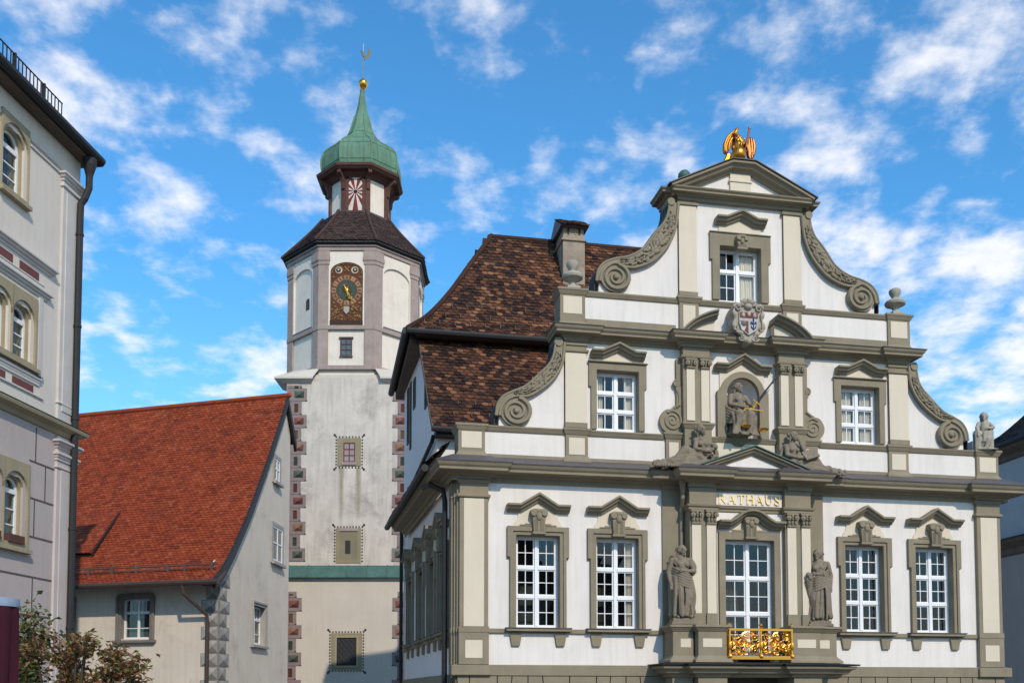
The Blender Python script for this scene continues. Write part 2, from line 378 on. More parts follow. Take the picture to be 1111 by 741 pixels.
# in that frame x = -(distance back along the wall), y = into the building
HOODP = [(0,.0), (0,-.24), (-.045,-.24), (-.06,-.19), (-.105,-.165), (-.125,-.10), (-.165,-.085), (-.165,.0)]
def ufr(mb, h, z0, z1, wd, ear, ze, top, y0, y1):
    o = h+wd
    mb.prism([(-o+0,z0),(-o,ze),(-o-ear,ze),(-o-ear,z1+top),(o+ear,z1+top),(o+ear,ze),(o,ze),(o,z0),(h,z0),(h,z1),(-h,z1),(-h,z0)], y0, y1)
class Sh(MB):      # builder shifted along x and y
    def __init__(s, T, cx, dy=0.0):
        super().__init__((T or Matrix.Identity(4)) @ Matrix.Translation((cx, dy, 0)))
def window(parent, cx, z0, z1, h, rows, T=None, dy=0.0, style='tall', curtain=None, ymain=.20, glass=None, shape='chevron', interior=True):
    S_ = lambda: Sh(T, cx, dy)
    # white frame: outer frame, mullion, transoms, sashes with glazing bars
    f = S_(); y = ymain
    f.box(-h, -h+.055, y-.03, y+.06, z0, z1); f.box(h-.055, h, y-.03, y+.06, z0, z1)
    f.box(-h+.055, h-.055, y-.03, y+.06, z0, z0+.06); f.box(-h+.055, h-.055, y-.03, y+.06, z1-.05, z1)
    f.box(-.034, .034, y-.045, y+.055, z0+.06, z1-.05)
    rh = [r for r in rows]; zs = [z0+.06+(z1-z0-.11)*r for r in rh]
    for z in zs[1:-1]:
        f.box(-h+.055, -.04, y-.04, y+.055, z-.035, z+.035); f.box(.04, h-.055, y-.04, y+.055, z-.035, z+.035)
    for k in range(len(zs)-1):
        a = zs[k]+(.035 if k else 0); b = zs[k+1]-(.035 if k < len(zs)-2 else 0)
        for s in (-1, 1):
            x0, x1 = sorted((s*.04, s*(h-.055))); t = .027
            f.box(x0, x0+t, y-.015, y+.03, a, b); f.box(x1-t, x1, y-.015, y+.03, a, b)
            f.box(x0+t, x1-t, y-.015, y+.03, a, a+t); f.box(x0+t, x1-t, y-.015, y+.03, b-t, b)
            xm, zm = (x0+x1)/2, (a+b)/2
            if style != 'top' or s < 0: f.box(xm-.009, xm+.009, y-.004, y+.022, a+t, b-t)
            if style == 'tall' or style == 'door' or (style == 'top' and k == 0 and s < 0):
                f.box(x0+t, xm-.009, y-.004, y+.022, zm-.009, zm+.009); f.box(xm+.009, x1-t, y-.004, y+.022, zm-.009, zm+.009)
    W = mk('window', f, FRAMEW, parent)
    p = S_(); n = 6     # slightly out-of-true panes, one sheet per sash
    for k in range(len(zs)-1):
        for s in (-1, 1):
            x0, x1 = sorted((s*.06, s*(h-.075))); a, b = zs[k], zs[k+1]
            q = [random.uniform(-.004, .004) for _ in range(4)]
            p.poly([(x0, y+.008+q[0], a+.02), (x1, y+.008+q[1], a+.02), (x1, y+.008+q[2], b-.02), (x0, y+.008+q[3], b-.02)])
    mk('pane', p, glass or GLASS, W)
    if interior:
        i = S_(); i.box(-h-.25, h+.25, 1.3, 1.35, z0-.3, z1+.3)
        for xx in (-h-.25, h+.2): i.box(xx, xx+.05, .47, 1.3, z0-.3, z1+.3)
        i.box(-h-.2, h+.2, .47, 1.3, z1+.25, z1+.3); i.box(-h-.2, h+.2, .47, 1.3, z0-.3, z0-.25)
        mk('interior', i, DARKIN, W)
    if curtain:
        c = S_()
        for s in (-1, 1):
            cu = curtain[0 if s < 0 else 1]
            if cu <= 0: continue
            xa, xb = s*(h-.03), s*(h-.03-cu*(h-.06)); pts = []
            for k in range(33):
                x = xa+(xb-xa)*k/32; pts.append((x, y+.075+.022*math.sin(k*1.45)+.008*math.sin(k*.7+s)))
            c.add([(a, b, z0+.05) for a, b in pts]+[(a, b, z1-.03) for a, b in pts], [(k, k+1, k+34, k+33) for k in range(32)])
        mk('curtain', c, CURT, W, smooth=True)
    wd = .13
    s1 = S_()
    if style == 'tall':
        ufr(s1, h, z0, z1, .14, .065, z1-.52, .20, -.05, ymain-.03); ufr(s1, h+.075, z0, z1+.08, .07, .062, z1-.50, .115, -.085, -.0495)
        s1.box(-.42, .42, -.075, -.03, z1+.201, z1+.235); s1.box(-.30, .30, -.07, -.03, z1+.236, z1+.262)
    elif style == 'mid':
        ufr(s1, h, z0, z1, .14, .05, z1-.40, .17, -.05, ymain-.03); s1.box(-h-.215, h+.215, -.10, -.02, z1+.171, z1+.20)
    elif style == 'top':
        ufr(s1, h, z0, z1, .19, .06, z1-.35, .30, -.06, ymain-.03); s1.box(-h-.26, h+.26, -.09, -.02, z1+.301, z1+.33)
    elif style == 'door':
        ufr(s1, h, z0, z1, .155, .0, z1-.4, .18, -.06, ymain-.03); s1.box(-.42, .42, -.058, -.03, z1+.181, z1+.235)
    mk('surround', s1, OLIVE, W, bevel=.008)
    if style == 'tall':
        s = S_(); s.box(-h-.24, h+.24, -.17, -.0, z0-.075, z0-.012)
        for q in (-1, 1):
            xx = q*(h+.01); s.prism([(xx-.09, z0-.40), (xx+.09, z0-.40), (xx+.135, z0-.14), (xx-.135, z0-.14)], -.06, -.0)
        mk('sill', s, OLIVE, W, bevel=.008)
        s = S_(); s.box(-h-.25, h+.25, -.19, .0, z0-.011, z0+.008); mk('sill_flashing', s, LEAD, W)
    if style in ('tall', 'top', 'door'):
        k = S_(); zt = z1+(.58 if style == 'tall' else .25 if style == 'top' else .52); zb = z1+(.06 if style != 'top' else -.06)
        wt, wb = (.20, .125) if style == 'tall' else (.15, .10) if style == 'top' else (.175, .125)
        k.prism([(-wb, zb), (wb, zb), (wt*.72, zt-.22), (wt, zt-.13), (wt*.95, zt-.03), (wt*.6, zt), (-wt*.6, zt), (-wt*.95, zt-.03), (-wt, zt-.13), (-wt*.72, zt-.22)], -.17, -.02)
        k.box(-wb-.03, wb+.03, -.19, -.03, zb-.05, zb-.001)
        for q in (-1, 1):
            k.tube([(q*wt*.62, -.21, zt-.10), (q*wt*.62, -.05, zt-.10)], wt*.36, 12)
            for e in (-.6, 0, .6): k.box(q*wb*.5+e*.05-.008, q*wb*.5+e*.05+.008, -.185, -.16, zb+.02, zt-.22)
        k.ball((0, -.18, zt-.16), wt*.35, .04, wt*.5); k.ball((0, -.18, zt-.05), wt*.5, .035, wt*.22)
        mk('keystone', k, OLIVE, W, bevel=.006)
    # hood above, with the beige field under it
    hd = S_(); a = S_()
    if style == 'tall':
        zt = z1+.68; path = [(-.72, zt), (-.43, zt), (0, zt+.265), (.43, zt), (.72, zt)]
        e = [(-.55, z1+.21), (.55, z1+.21)]; L1 = [(.53, z1+.28), (.47, z1+.36), (.45, z1+.44), (.47, z1+.53)]
        a.prism([(-x, z) for x, z in L1][::-1]+[(-.55, z1+.205), (.55, z1+.205)]+L1+[(.43, zt-.06), (0, zt+.2), (-.43, zt-.06)], -.025, -.0)
    elif style == 'mid':
        zt = z1+.43; path = [(-.64, zt), (-.40, zt), (0, zt+.19), (.40, zt), (.64, zt)]
        a.prism([(-.53, z1+.19), (.53, z1+.19), (.53, zt-.08), (.40, zt-.06), (0, zt+.12), (-.40, zt-.06), (-.53, zt-.08)], -.025, -.0)
    elif style == 'top':
        zt = z1+.66; path = [(-.63, zt), (-.39, zt), (0, zt+.18), (.39, zt), (.63, zt)]
        a.prism([(-.53, z1+.32), (.53, z1+.32), (.53, zt-.08), (.39, zt-.06), (0, zt+.12), (-.39, zt-.06), (-.53, zt-.08)], -.025, -.0)
    elif style == 'door':
        zt = z1+.42; arc = [(.5*math.sin(R(t)), zt+.22-.5*.62*(1-math.cos(R(t)))*1.45) for t in range(-75, 76, 10)]
        arc = smoothcurve([(-.55, zt), (-.42, zt+.07), (-.22, zt+.21), (0, zt+.26), (.22, zt+.21), (.42, zt+.07), (.55, zt)], 4)
        path = [(-.80, zt)]+[tuple(q) for q in arc]+[(.80, zt)]
        a.prism([(-.66, z1+.24), (.66, z1+.24), (.60, zt-.14)]+[(x*.95, z-.13) for x, z in arc[::-1]]+[(-.60, zt-.14)], -.025, -.0)
    hp = HOODP if style != 'door' else [(n_*1.05, y_*1.25) for n_, y_ in HOODP]
    hd.sweep_xz(path, hp); mk('hood', hd, OLIVE, W, bevel=.004)
    mk('spandrel_field', a, BEIGE, W)
    return W
def pilaster(parent, x0, x1, y, z0, z1, px0, px1, pz0, pz1, T=None, side=0):
    b = MB(T); b.box(x0, x1, y, .02, z0, z1); P = mk('pilaster', b, OLIVE, parent, bevel=.006)
    b = MB(T); b.box(px0, px1, y-.008, y+.02, pz0, pz1); mk('panel', b, BEIGE, P)
    return P
def mould(mb, x0, x1, yb, yf, prof):
    mb.sweep_xy([(x0, yb), (x0, yf), (x1, yf), (x1, yb)], prof)

# ---- front wall, tier by tier
f = MB()
H1 = [(c-.52, c+.52, 4.08, 6.2) for c in (-4.92, -3.07, 3.07, 4.92)]
f.wall(-6.72, 6.72, 3.03, 7.62, 0, .45, H1+[(-1.0, 1.0, 3.3, 6.2)])
H2 = [(c-.52, c+.52, 8.64, 10.06) for c in (-3.04, 3.04)]
f.wall(-6.72, 6.72, 7.62, 8.50, 0, .45, [])
f.wall(-4.30, 4.30, 8.50, 10.95, 0, .45, H2+[(-.46, .46, 8.56, 10.1)])
f.wall(-4.30, 4.30, 10.95, 11.80, 0, .45, [])
f.wall(-1.55, 1.55, 11.80, 14.42, 0, .45, [(-.54, .54, 11.86, 13.24)])
FW = mk('front_wall', f, WHITE, TH)
for c, cu in ((-4.92, None), (-3.07, (0, .42)), (3.07, None), (4.92, None)): window(TH, c, 4.10, 6.18, .50, [0, .335, .665, 1], curtain=cu)
window(TH, -3.04, 8.66, 10.04, .50, [0, .33, .665, 1], style='mid', curtain=(.45, .55))
window(TH, 3.04, 8.66, 10.04, .50, [0, .33, .665, 1], style='mid', curtain=(.93, .72))
window(TH, 0, 11.9, 13.21, .52, [0, .60, 1], style='top', curtain=(0, .97))
# ---- base
b = MB(); b.box(-6.83, -1.9, -.09, .3, 3.04, 3.285); b.box(1.9, 6.83, -.09, .3, 3.04, 3.285)
b.box(-6.88, -6.0, -.16, .3, 3.05, 3.275); b.box(6.0, 6.88, -.16, .3, 3.05, 3.275)
BC = mk('base_course', b, OLIVE, TH, bevel=.012)
b = MB(); b.box(-6.78, 6.78, -.02, .45, -.5, 3.035)
RU = mk('rusticated_base', b, stuff('olive_joint', (.13, .112, .082), .9), TH)
b = MB()
for sgn in (-1, 1):
    x = 1.95; k = 0
    while x < 6.7:
        wdt = (.62, .33, .36, .33, .62)[k % 5]; sl_ = (.0, -.16, 0, .16, .0)[k % 5]; sr = ((-.16, 0, .16, 0, 0))[k % 5]
        x1 = min(x+wdt, 6.75); b.prism([(sgn*(x+.012), 3.03), (sgn*(x1-.012), 3.03), (sgn*(x1-.012+(sr*.5)), 2.2), (sgn*(x+.012+sl_*.5), 2.2)], -.07, -.02); x = x1; k += 1
    for zz_ in (1.7, 1.2, .7, .2, -.3): b.box(*sorted((sgn*1.95, sgn*6.76)), -.07, -.02, zz_, zz_+.48)
mk('voussoirs', b, OLIVE, RU)
b = MB()
for x0, x1 in ((-6.72, -5.68), (-4.16, -3.83), (-2.31, -1.4), (1.4, 2.31), (3.83, 4.16), (5.68, 6.72)): b.box(x0, x1, -.055, .1, 3.985, 4.085)
for x0, x1 in ((-5.68, -4.16), (-3.83, -2.31), (2.31, 3.83), (4.16, 5.68)): b.box(x0, x1, -.052, .1, 3.985, 4.02)
mk('sill_course', b, OLIVE, TH, bevel=.008)
# ---- corner pilasters, lower tier
def captop(mb, x0, x1, yf, z0, z1, yb=.1):
    mould(mb, x0, x1, yb, yf, [(0, z0-.03), (.045, z0-.02), (.05, z0+.03), (.02, z0+.05), (.0, z0+.06), (0, z0-.03)][:-1])
    mould(mb, x0, x1, yb, yf, [(0, z1-.10), (.02, z1-.09), (.06, z1-.02), (.06, z1), (0, z1)])
for sg in (-1, 1):
    a, c = sorted((sg*6.06, sg*6.70)); p0, p1 = sorted((sg*6.155, sg*6.605))
    P = pilaster(TH, a, c, -.10, 4.12, 7.40, p0, p1, 4.125, 6.95)
    b = MB(); captop(b, a, c, -.10, 7.0, 7.38); b.box(a-.02, c+.02, -.125, .1, 3.99, 4.12); mk('capital', b, OLIVE, P, bevel=.005)
    Q = pilaster(TH, a-.015, c+.015, -.115, 3.285, 3.989, sg*6.38-.19, sg*6.38+.19, 3.43, 3.82)
    b = MB()
    for k in range(3):
        xo, yo = 6.70+.05*(k+1), -.10+.09*(k+1); q0, q1 = sorted((sg*(xo-.06), sg*xo)); b.box(q0, q1, yo, .5+.02*k, 3.285, 7.40)
        b.box(q0-.012, q1+.012, yo-.012, .49, 3.99, 4.1); b.box(q0-.012, q1+.012, yo-.012, .49, 6.99, 7.05)
    mk('corner_strip', b, OLIVE, P, bevel=.004)
# ---- main cornice, breaking forward over pilasters and portal
C1 = [(0,7.33), (.03,7.34), (.03,7.43), (.10,7.45), (.13,7.50), (.36,7.505), (.36,7.56), (.40,7.60), (.43,7.655), (.43,7.675), (0,7.90)]
side = lambda d: (-6.88-SK*d, d)
path = [side(8.1), side(.3), (-6.86, -.13), (-6.04, -.13), (-6.04, -.02), (-1.99, -.02), (-1.99, -.07), (-1.48, -.07), (-1.48, -.46), (-.92, -.46), (-.92, -.34),
        (.92, -.34), (.92, -.46), (1.48, -.46), (1.48, -.07), (1.99, -.07), (1.99, -.02), (6.04, -.02), (6.04, -.13), (6.86, -.13), (6.88, .6), (6.88, 2.5)]
b = MB(); b.sweep_xy(path, C1); CO = mk('main_cornice', b, OLIVE, TH, bevel=.005)
b = MB(); b.sweep_xy([p for p in path if p != side(8.1)][0:], [(.445, 7.668), (.45, 7.69), (-.0, 7.915), (-.0, 7.895)]); mk('cornice_flashing', b, LEAD, CO)
b = MB(); b.box(-2.0, -1.38, -.055, .1, 3.3, 7.34); b.box(1.38, 2.0, -.055, .1, 3.3, 7.34); mk('portal_backing', b, OLIVE, TH)
# ---- first attic (parapet above main cornice)
b = MB(); CP = [(0, 8.49), (.02, 8.50), (.06, 8.575), (.07, 8.58), (.07, 8.615), (0, 8.63)]
b.sweep_xy([(-6.13, .4), (-6.13, -.015), (-4.30, -.015)], CP); b.sweep_xy([(-3.74, -.015), (-1.95, -.015)], CP); b.sweep_xy([(-1.2, -.03), (1.2, -.03)], CP)
b.sweep_xy([(1.95, -.015), (3.74, -.015)], CP); b.sweep_xy([(4.30, -.015), (6.13, -.015), (6.13, .4)], CP)
b.box(-6.11, 6.11, -.03, .2, 7.84, 7.985)
mk('attic_string', b, OLIVE, TH, bevel=.005)
def pedestal(x0, x1, yf, z0, z1, yb=.3, inset=.075, pz=None, flare=.07, capo=.07, parent=TH, mat=OLIVE, two=None):
    b = MB(); b.box(x0, x1, yf, yb, z0, z1)
    mould(b, x0, x1, yb, yf, [(0, z0), (flare, z0), (flare*.9, z0+.05), (flare*.25, z0+.12), (.0, z0+.16)])
    mould(b, x0, x1, yb, yf, [(0, z1-.15), (.015, z1-.14), (capo*.8, z1-.06), (capo, z1-.05), (capo, z1-.003), (0, z1+.012)])
    P = mk('pedestal', b, mat, parent, bevel=.005)
    if pz:
        b = MB()
        for a, c in (two or [(x0+inset, x1-inset)]): b.box(a, c, yf-.007, yf+.02, pz[0], pz[1])
        mk('panel', b, BEIGE, P)
    return P
for sg in (-1, 1):
    a, c = sorted((sg*6.13, sg*6.73)); pedestal(a, c, -.06, 7.86, 8.63, .55, pz=(8.09, 8.455))
    a, c = sorted((sg*3.76, sg*4.28)); pedestal(a, c, -.06, 7.86, 8.645, .2, pz=(8.045, 8.43))
    a, c = sorted((sg*1.52, sg*1.90)); pedestal(a, c, -.06, 7.86, 8.66, .2, pz=(8.06, 8.44))
    a, c = sorted((sg*.84, sg*1.50)); pedestal(a, c, -.22, 7.86, 8.88, .2)
# ---- second tier pilasters and cornice
for sg in (-1, 1):
    a, c = sorted((sg*3.79, sg*4.29)); P = pilaster(TH, a, c, -.07, 8.655, 10.74, a+.0, c-.0, 8.78, 10.385)
    b = MB(); b.box(a-.012, c+.012, -.10, .1, 8.655, 8.775); captop(b, a, c, -.07, 10.42, 10.73); b.box(a-.02, c+.02, -.10, .1, 10.55, 10.60); mk('capital', b, OLIVE, P, bevel=.005)
C2 = [(0,10.64), (.03,10.66), (.03,10.71), (.08,10.73), (.10,10.77), (.25,10.775), (.25,10.82), (.29,10.86), (.31,10.91), (.31,10.925), (0,11.0)]
p2 = [(-4.30, .5), (-4.30, -.08), (-3.78, -.08), (-3.78, -.01), (-1.56, -.01), (-1.56, -.22), (-.84, -.22), (-.84, -.06), (.84, -.06), (.84, -.22), (1.56, -.22), (1.56, -.01), (3.78, -.01), (3.78, -.08), (4.30, -.08), (4.30, .5)]
b = MB(); b.sweep_xy(p2, C2); CO2 = mk('upper_cornice', b, OLIVE, TH, bevel=.005)
b = MB(); b.sweep_xy(p2, [(.325, 10.92), (.33, 10.938), (.0, 11.015), (.0, 10.995)]); mk('cornice_flashing', b, LEAD, CO2)
# ---- second attic
b = MB(); CP3 = [(0, 11.73), (.02, 11.735), (.055, 11.80), (.065, 11.81), (.065, 11.85), (0, 11.87)]
for q in ([(-3.8, -.01), (-1.55, -.01)], [(-1.04, -.02), (1.04, -.02)], [(1.55, -.01), (3.8, -.01)]): b.sweep_xy(q, CP3)
b.box(-3.8, -1.62, -.03, .1, 11.0, 11.215); b.box(1.62, 3.8, -.03, .1, 11.0, 11.215)
mk('attic_string', b, OLIVE, TH, bevel=.005)
for sg in (-1, 1):
    a, c = sorted((sg*3.81, sg*4.40)); pedestal(a, c, -.05, 10.97, 11.885, .5, pz=(11.30, 11.70))
    a, c = sorted((sg*1.06, sg*1.54)); pedestal(a, c, -.06, 10.97, 11.90, .2, pz=(11.1, 11.70), inset=.09)
    a, c = sorted((sg*1.10, sg*1.54)); P = pilaster(TH, a, c, -.06, 11.90, 14.4, a, c, 12.02, 14.08)
    b = MB(); b.box(a-.012, c+.012, -.09, .1, 11.915, 12.02); captop(b, a, c, -.06, 14.11, 14.36); mk('capital', b, OLIVE, P, bevel=.005)
# ---- top cornice and pediment
C3 = [(0,14.20), (.025,14.21), (.025,14.27), (.07,14.29), (.09,14.32), (.2,14.325), (.2,14.365), (.24,14.40), (.25,14.43), (0,14.47)]
b = MB(); b.sweep_xy([(-1.76, .62), (-1.76, .04), (-1.54, .04), (-1.54, -.07), (1.54, -.07), (1.54, .04), (1.76, .04), (1.76, .62)], C3)
b.box(-1.75, 1.75, .05, .61, 14.205, 14.44)
CO3 = mk('top_cornice', b, OLIVE, TH, bevel=.004)
b = MB(); b.sweep_xz([(-1.80, 14.44), (-.28, 15.16), (.28, 15.16), (1.80, 14.44)], [(0,.45), (0,-.34), (-.05,-.34), (-.07,-.28), (-.13,-.24), (-.16,-.15), (-.20,-.13), (-.20,.45)])
PD = mk('gable_pediment', b, OLIVE, TH, bevel=.004)
b = MB(); b.prism([(-1.45, 14.44), (1.45, 14.44), (.3, 15.0), (-.3, 15.0)], -.05, .4); mk('tympanum', b, WHITE, PD)
b = MB(); b.box(-.26, .26, -.11, .1, 14.44, 14.985); b.box(-.29, .29, -.135, .1, 14.75, 14.80); mk('block', b, BEIGE, PD, bevel=.005)
b = MB(); b.sweep_xz([(-1.86, 14.43), (-.29, 15.18), (.29, 15.18), (1.86, 14.43)], [(.022,.48), (.022,-.37), (.0,-.37), (.0,.48)]); mk('pediment_flashing', b, LEAD, PD)
for sg in (-1, 1):
    b = MB(); b.lathe(sg*1.36, .02, [(.13, 14.5), (.15, 14.62), (.10, 14.66), (.07, 14.70), (.12, 14.74), (.15, 14.81), (.14, 14.89), (.09, 14.95), (.02, 14.97)], 16)
    mk('ball_finial', b, COPPERD if sg < 0 else URN, PD, smooth=True)
# ---- gable scrolls
def spiral(mb, cx, cz, rx, rz, turns, th0, dirn, y, w0=.04, flip=1):
    n = int(turns*22); pts = []; rr = []
    for k in range(n+1):
        u = k/n; q = 1-u*.93; t = th0+dirn*2*pi*turns*u
        pts.append((cx+flip*rx*q*math.cos(t), y, cz+rz*q*math.sin(t))); rr.append(w0*(1-.55*u))
    mb.tube(pts, rr, 6)
def gable_scroll(sg, outer, inner, ctr, rx, rz, curl, cr, zb, xin, xw, flap):
    o_ = smoothcurve(outer, 7); i_ = smoothcurve(inner, 7); fx = lambda P: [(sg*x, z) for x, z in P]
    wl = MB(); wl.prism(fx([(xin, zb), (i_[-1][0], zb)]+i_[::-1]+[(xin, i_[0][1])]), .0, .40)
    WL = mk('gable_wing', wl, WHITE, TH)
    bd = MB(); n = max(len(o_), len(i_)); rs = []
    def at(P, u):
        k = u*(len(P)-1); a = min(int(k), len(P)-2); q = k-a; return (P[a][0]+(P[a+1][0]-P[a][0])*q, P[a][1]+(P[a+1][1]-P[a][1])*q)
    for k in range(n):
        a, c = at(o_, k/(n-1)), at(i_, k/(n-1)); rs.append([(sg*a[0], -.10, a[1]), (sg*c[0], -.10, c[1]), (sg*c[0], .40, c[1]), (sg*a[0], .40, a[1])])
    bd.loft(rs)
    # raised inner lip
    bd.tube([(sg*x, -.10, z) for x, z in i_], .04, 6); bd.tube([(sg*x, -.09, z) for x, z in o_], .03, 6)
    m = 36
    bd.prism([(sg*(ctr[0]+rx*math.cos(2*pi*k/m)), ctr[1]+rz*math.sin(2*pi*k/m)) for k in range(m)], -.09, .40)
    spiral(bd, sg*ctr[0], ctr[1], rx*.95, rz*.95, 2.4, 1.75, 1, -.10, .06, flip=sg)
    bd.ball((sg*ctr[0], -.11, ctr[1]), .06)
    bd.tube([(sg*curl[0], -.13, curl[1]), (sg*curl[0], .30, curl[1])], cr, 16)
    V = mk('gable_scroll', bd, OLIVE, TH)
    orn = MB()
    for k in range(26):
        u = .10+.52*k/25; a, c = at(o_, u), at(i_, u); wdt = math.dist(a, c)
        if wdt < .12: continue
        d1 = at(o_, min(1, u+.03)); tx, tz = d1[0]-a[0], d1[1]-a[1]; an = math.atan2(tz, tx*sg)
        for q in (.3, .52, .74):
            q += random.uniform(-.06, .06); x, z = a[0]+(c[0]-a[0])*q, a[1]+(c[1]-a[1])*q
            Mx = Matrix.Rotation(-(an+random.uniform(-.9, .9)), 3, 'Y'); s_ = wdt*random.uniform(.10, .2)
            orn.ball((sg*x, -.10, z), s_*1.6, .045+.03*random.random(), s_*.75, 8, 5, Mx)
    mk('leaf_ornament', orn, OLIVE, V, smooth=True)
    cp = MB(); oo = [(x+.012, z+.012) for x, z in o_]+flap
    cp.loft([[(sg*x, -.03, z), (sg*(x+.02), -.03, z+.01), (sg*(x+.02), .46, z+.01), (sg*x, .46, z)] for x, z in oo], closed=True)
    mk('coping', cp, DARKM, V)
for sg in (-1, 1):
    gable_scroll(sg, [(4.50, 10.70), (4.56, 10.30), (4.66, 10.08), (4.87, 9.86), (5.2, 9.55), (5.50, 9.405), (5.72, 9.28), (5.85, 9.08), (5.89, 8.84)], [(4.31, 10.60), (4.36, 10.15), (4.56, 9.77), (4.88, 9.48), (5.16, 9.32), (5.44, 9.30), (5.64, 9.20), (5.765, 9.03), (5.81, 8.84)],
                 (5.43, 8.955), .355, .335, (4.45, 10.60), .10, 8.62, 4.25, 5.9, [(5.90, 8.63)])
    gable_scroll(sg, [(1.77, 14.15), (1.80, 13.88), (1.90, 13.62), (2.12, 13.36), (2.42, 12.95), (2.76, 12.74), (3.10, 12.65), (3.36, 12.53), (3.51, 12.33), (3.555, 12.09)], [(1.56, 14.10), (1.60, 13.72), (1.68, 13.38), (1.86, 13.03), (2.19, 12.68), (2.56, 12.50), (2.84, 12.47), (3.10, 12.54), (3.29, 12.45), (3.42, 12.29), (3.475, 12.09)],
                 (3.09, 12.205), .355, .335, (1.74, 14.12), .09, 11.86, 1.5, 3.5, [(3.565, 11.88)])
# ---- urns on the second attic
for sg in (-1, 1):
    b = MB(); x, y, z = sg*4.08, .05, 11.89
    b.box(x-.15, x+.15, y-.15, y+.15, z, z+.05)
    b.lathe(x, y, [(.13, z+.05), (.12, z+.08), (.07, z+.12), (.07, z+.17), (.15, z+.22), (.235, z+.26), (.25, z+.31), (.22, z+.36), (.10, z+.39), (.075, z+.44), (.11, z+.50), (.145, z+.57), (.14, z+.63), (.09, z+.67), (.02, z+.68)], 20)
    mk('urn', b, URN, TH, smooth=True)
# ---- centre of second tier: coupled pilasters, niche, broken pediment, scroll brackets
def capital_orn(mb, x, y, z0, z1, wd):
    mb.box(x-wd/2, x+wd/2, y-.05, y+.05, z0, z0+.03); mb.box(x-wd/2-.03, x+wd/2+.03, y-.08, y+.05, z1-.045, z1)
    for q in (-1, 1):
        mb.tube([(x+q*wd*.42, y-.10, z1-.11), (x+q*wd*.42, y+.03, z1-.11)], .055, 10)
        mb.tube([(x+q*wd*.42, y-.12, z1-.11), (x+q*wd*.42, y-.09, z1-.11)], .022, 8)
    for q in (-.34, 0, .34): mb.ball((x+q*wd, y-.03, z0+.10), wd*.16, .05, .075, 8, 5); mb.ball((x+q*wd, y-.07, z0+.165), wd*.12, .04, .03, 8, 5)
    mb.ball((x, y-.06, z1-.08), wd*.16, .04, .05, 8, 5)
    mb.box(x-wd/2+.01, x+wd/2-.01, y-.025, y+.05, z0+.03, z1-.045)
for sg in (-1, 1):
    b = MB(); a, c = sorted((sg*.86, sg*1.52)); b.box(a, c, -.20, .02, 8.88, 10.66); a2, c2 = sorted((sg*1.521, sg*1.64)); b.box(a2, c2, -.08, .02, 8.66, 10.40)
    P = mk('coupled_pilaster', b, OLIVE, TH, bevel=.005)
    b = MB()
    for x in (.99, 1.345): b.box(sg*x-.098, sg*x+.098, -.225, -.15, 8.93, 10.15)
    mk('panel', b, BEIGE, P)
    b = MB()
    for x in (.99, 1.345): capital_orn(b, sg*x, -.215, 10.15, 10.37, .22)
    mould(b, min(a, c), max(a, c), .0, -.20, [(0, 10.375), (.05, 10.40), (.06, 10.44), (0, 10.46)])
    mk('capital', b, OLIVE, P)
    # side bracket scroll
    b = MB(); cx_, cz_ = 1.76, 8.93
    ol = smoothcurve([(1.52, 9.75), (1.66, 9.72), (1.60, 9.55), (1.60, 9.35), (1.72, 9.22), (1.92, 9.18), (2.04, 9.02), (2.05, 8.86), (1.95, 8.70), (1.76, 8.63), (1.52, 8.63)], 5)
    b.prism([(sg*x, z) for x, z in ol], -.10, -.0)
    spiral(b, sg*cx_, cz_, .24, .24, 2.2, 1.4, 1, -.105, .038, flip=sg); spiral(b, sg*1.63, 9.83, .085, .085, 1.3, -1.2, 1, -.09, .03, flip=sg)
    b.tube([(sg*1.63, -.10, 9.83), (sg*1.63, 0, 9.83)], .085, 14)
    for k in range(6): b.ball((sg*(1.60+.05*k), -.10, 9.30-.035*k), .055, .045, .035, 8, 5, Matrix.Rotation(.6*k, 3, 'Y'))
    mk('scroll_bracket', b, OLIVE, TH)
    # broken segmental pediment
    arc = smoothcurve([(1.66, 10.93), (1.50, 11.10), (1.27, 11.28), (.98, 11.42), (.74, 11.50)], 5)
    if sg < 0: pp = [(-x, z) for x, z in arc]
    else: pp = [(x, z) for x, z in arc][::-1]
    b = MB(); b.sweep_xz(pp, [(0,.0), (0,-.50), (-.04,-.50), (-.06,-.44), (-.11,-.41), (-.13,-.32), (-.17,-.30), (-.17,.0)]); BP = mk('broken_pediment', b, OLIVE, TH, bevel=.004)
    b = MB(); b.prism([(sg*.76, 10.99), (sg*1.5, 10.99)]+[(sg*(x), z-.12) for x, z in arc[2:]], -.22, -.0); mk('field', b, BEIGE, BP)
# niche
arc = lambda r, n, x=0, zc=0, s=1: [(x+r*math.cos(pi*k/n), zc+r*s*math.sin(pi*k/n)) for k in range(n+1)]
b = MB(); n = 24; inn = [(.41, 8.60)]+arc(.41, n, 0, 9.64)+[(-.41, 8.60)]
outp = [(.64, 8.60)]+[(max(-.64, min(.64, 0)), 0)]*0
oa = [(.64, 8.60)]; 
for k in range(n+1):
    t = pi*k/n; r = .555; x, z = r*math.cos(t), 9.64+r*math.sin(t)
    if k <= 2: x, z = (.64, 9.66) if k == 0 else ((.64, 9.70) if k == 1 else (.555, 9.78))
    if k >= n-2: x, z = (-.64, 9.66) if k == n else ((-.64, 9.70) if k == n-1 else (-.555, 9.78))
    oa.append((x, z))
oa.append((-.64, 8.60))
b.loft([[(x, -.10, z) for x, z in inn], [(x, -.10, z) for x, z in oa], [(x, .0, z) for x, z in oa]], closed=False); b.loft([[(x, -.10, z) for x, z in inn], [(x, .06, z) for x, z in inn]], closed=False)
NI = mk('niche', b, OLIVE, TH)
b = MB(); m = 14; rings = []
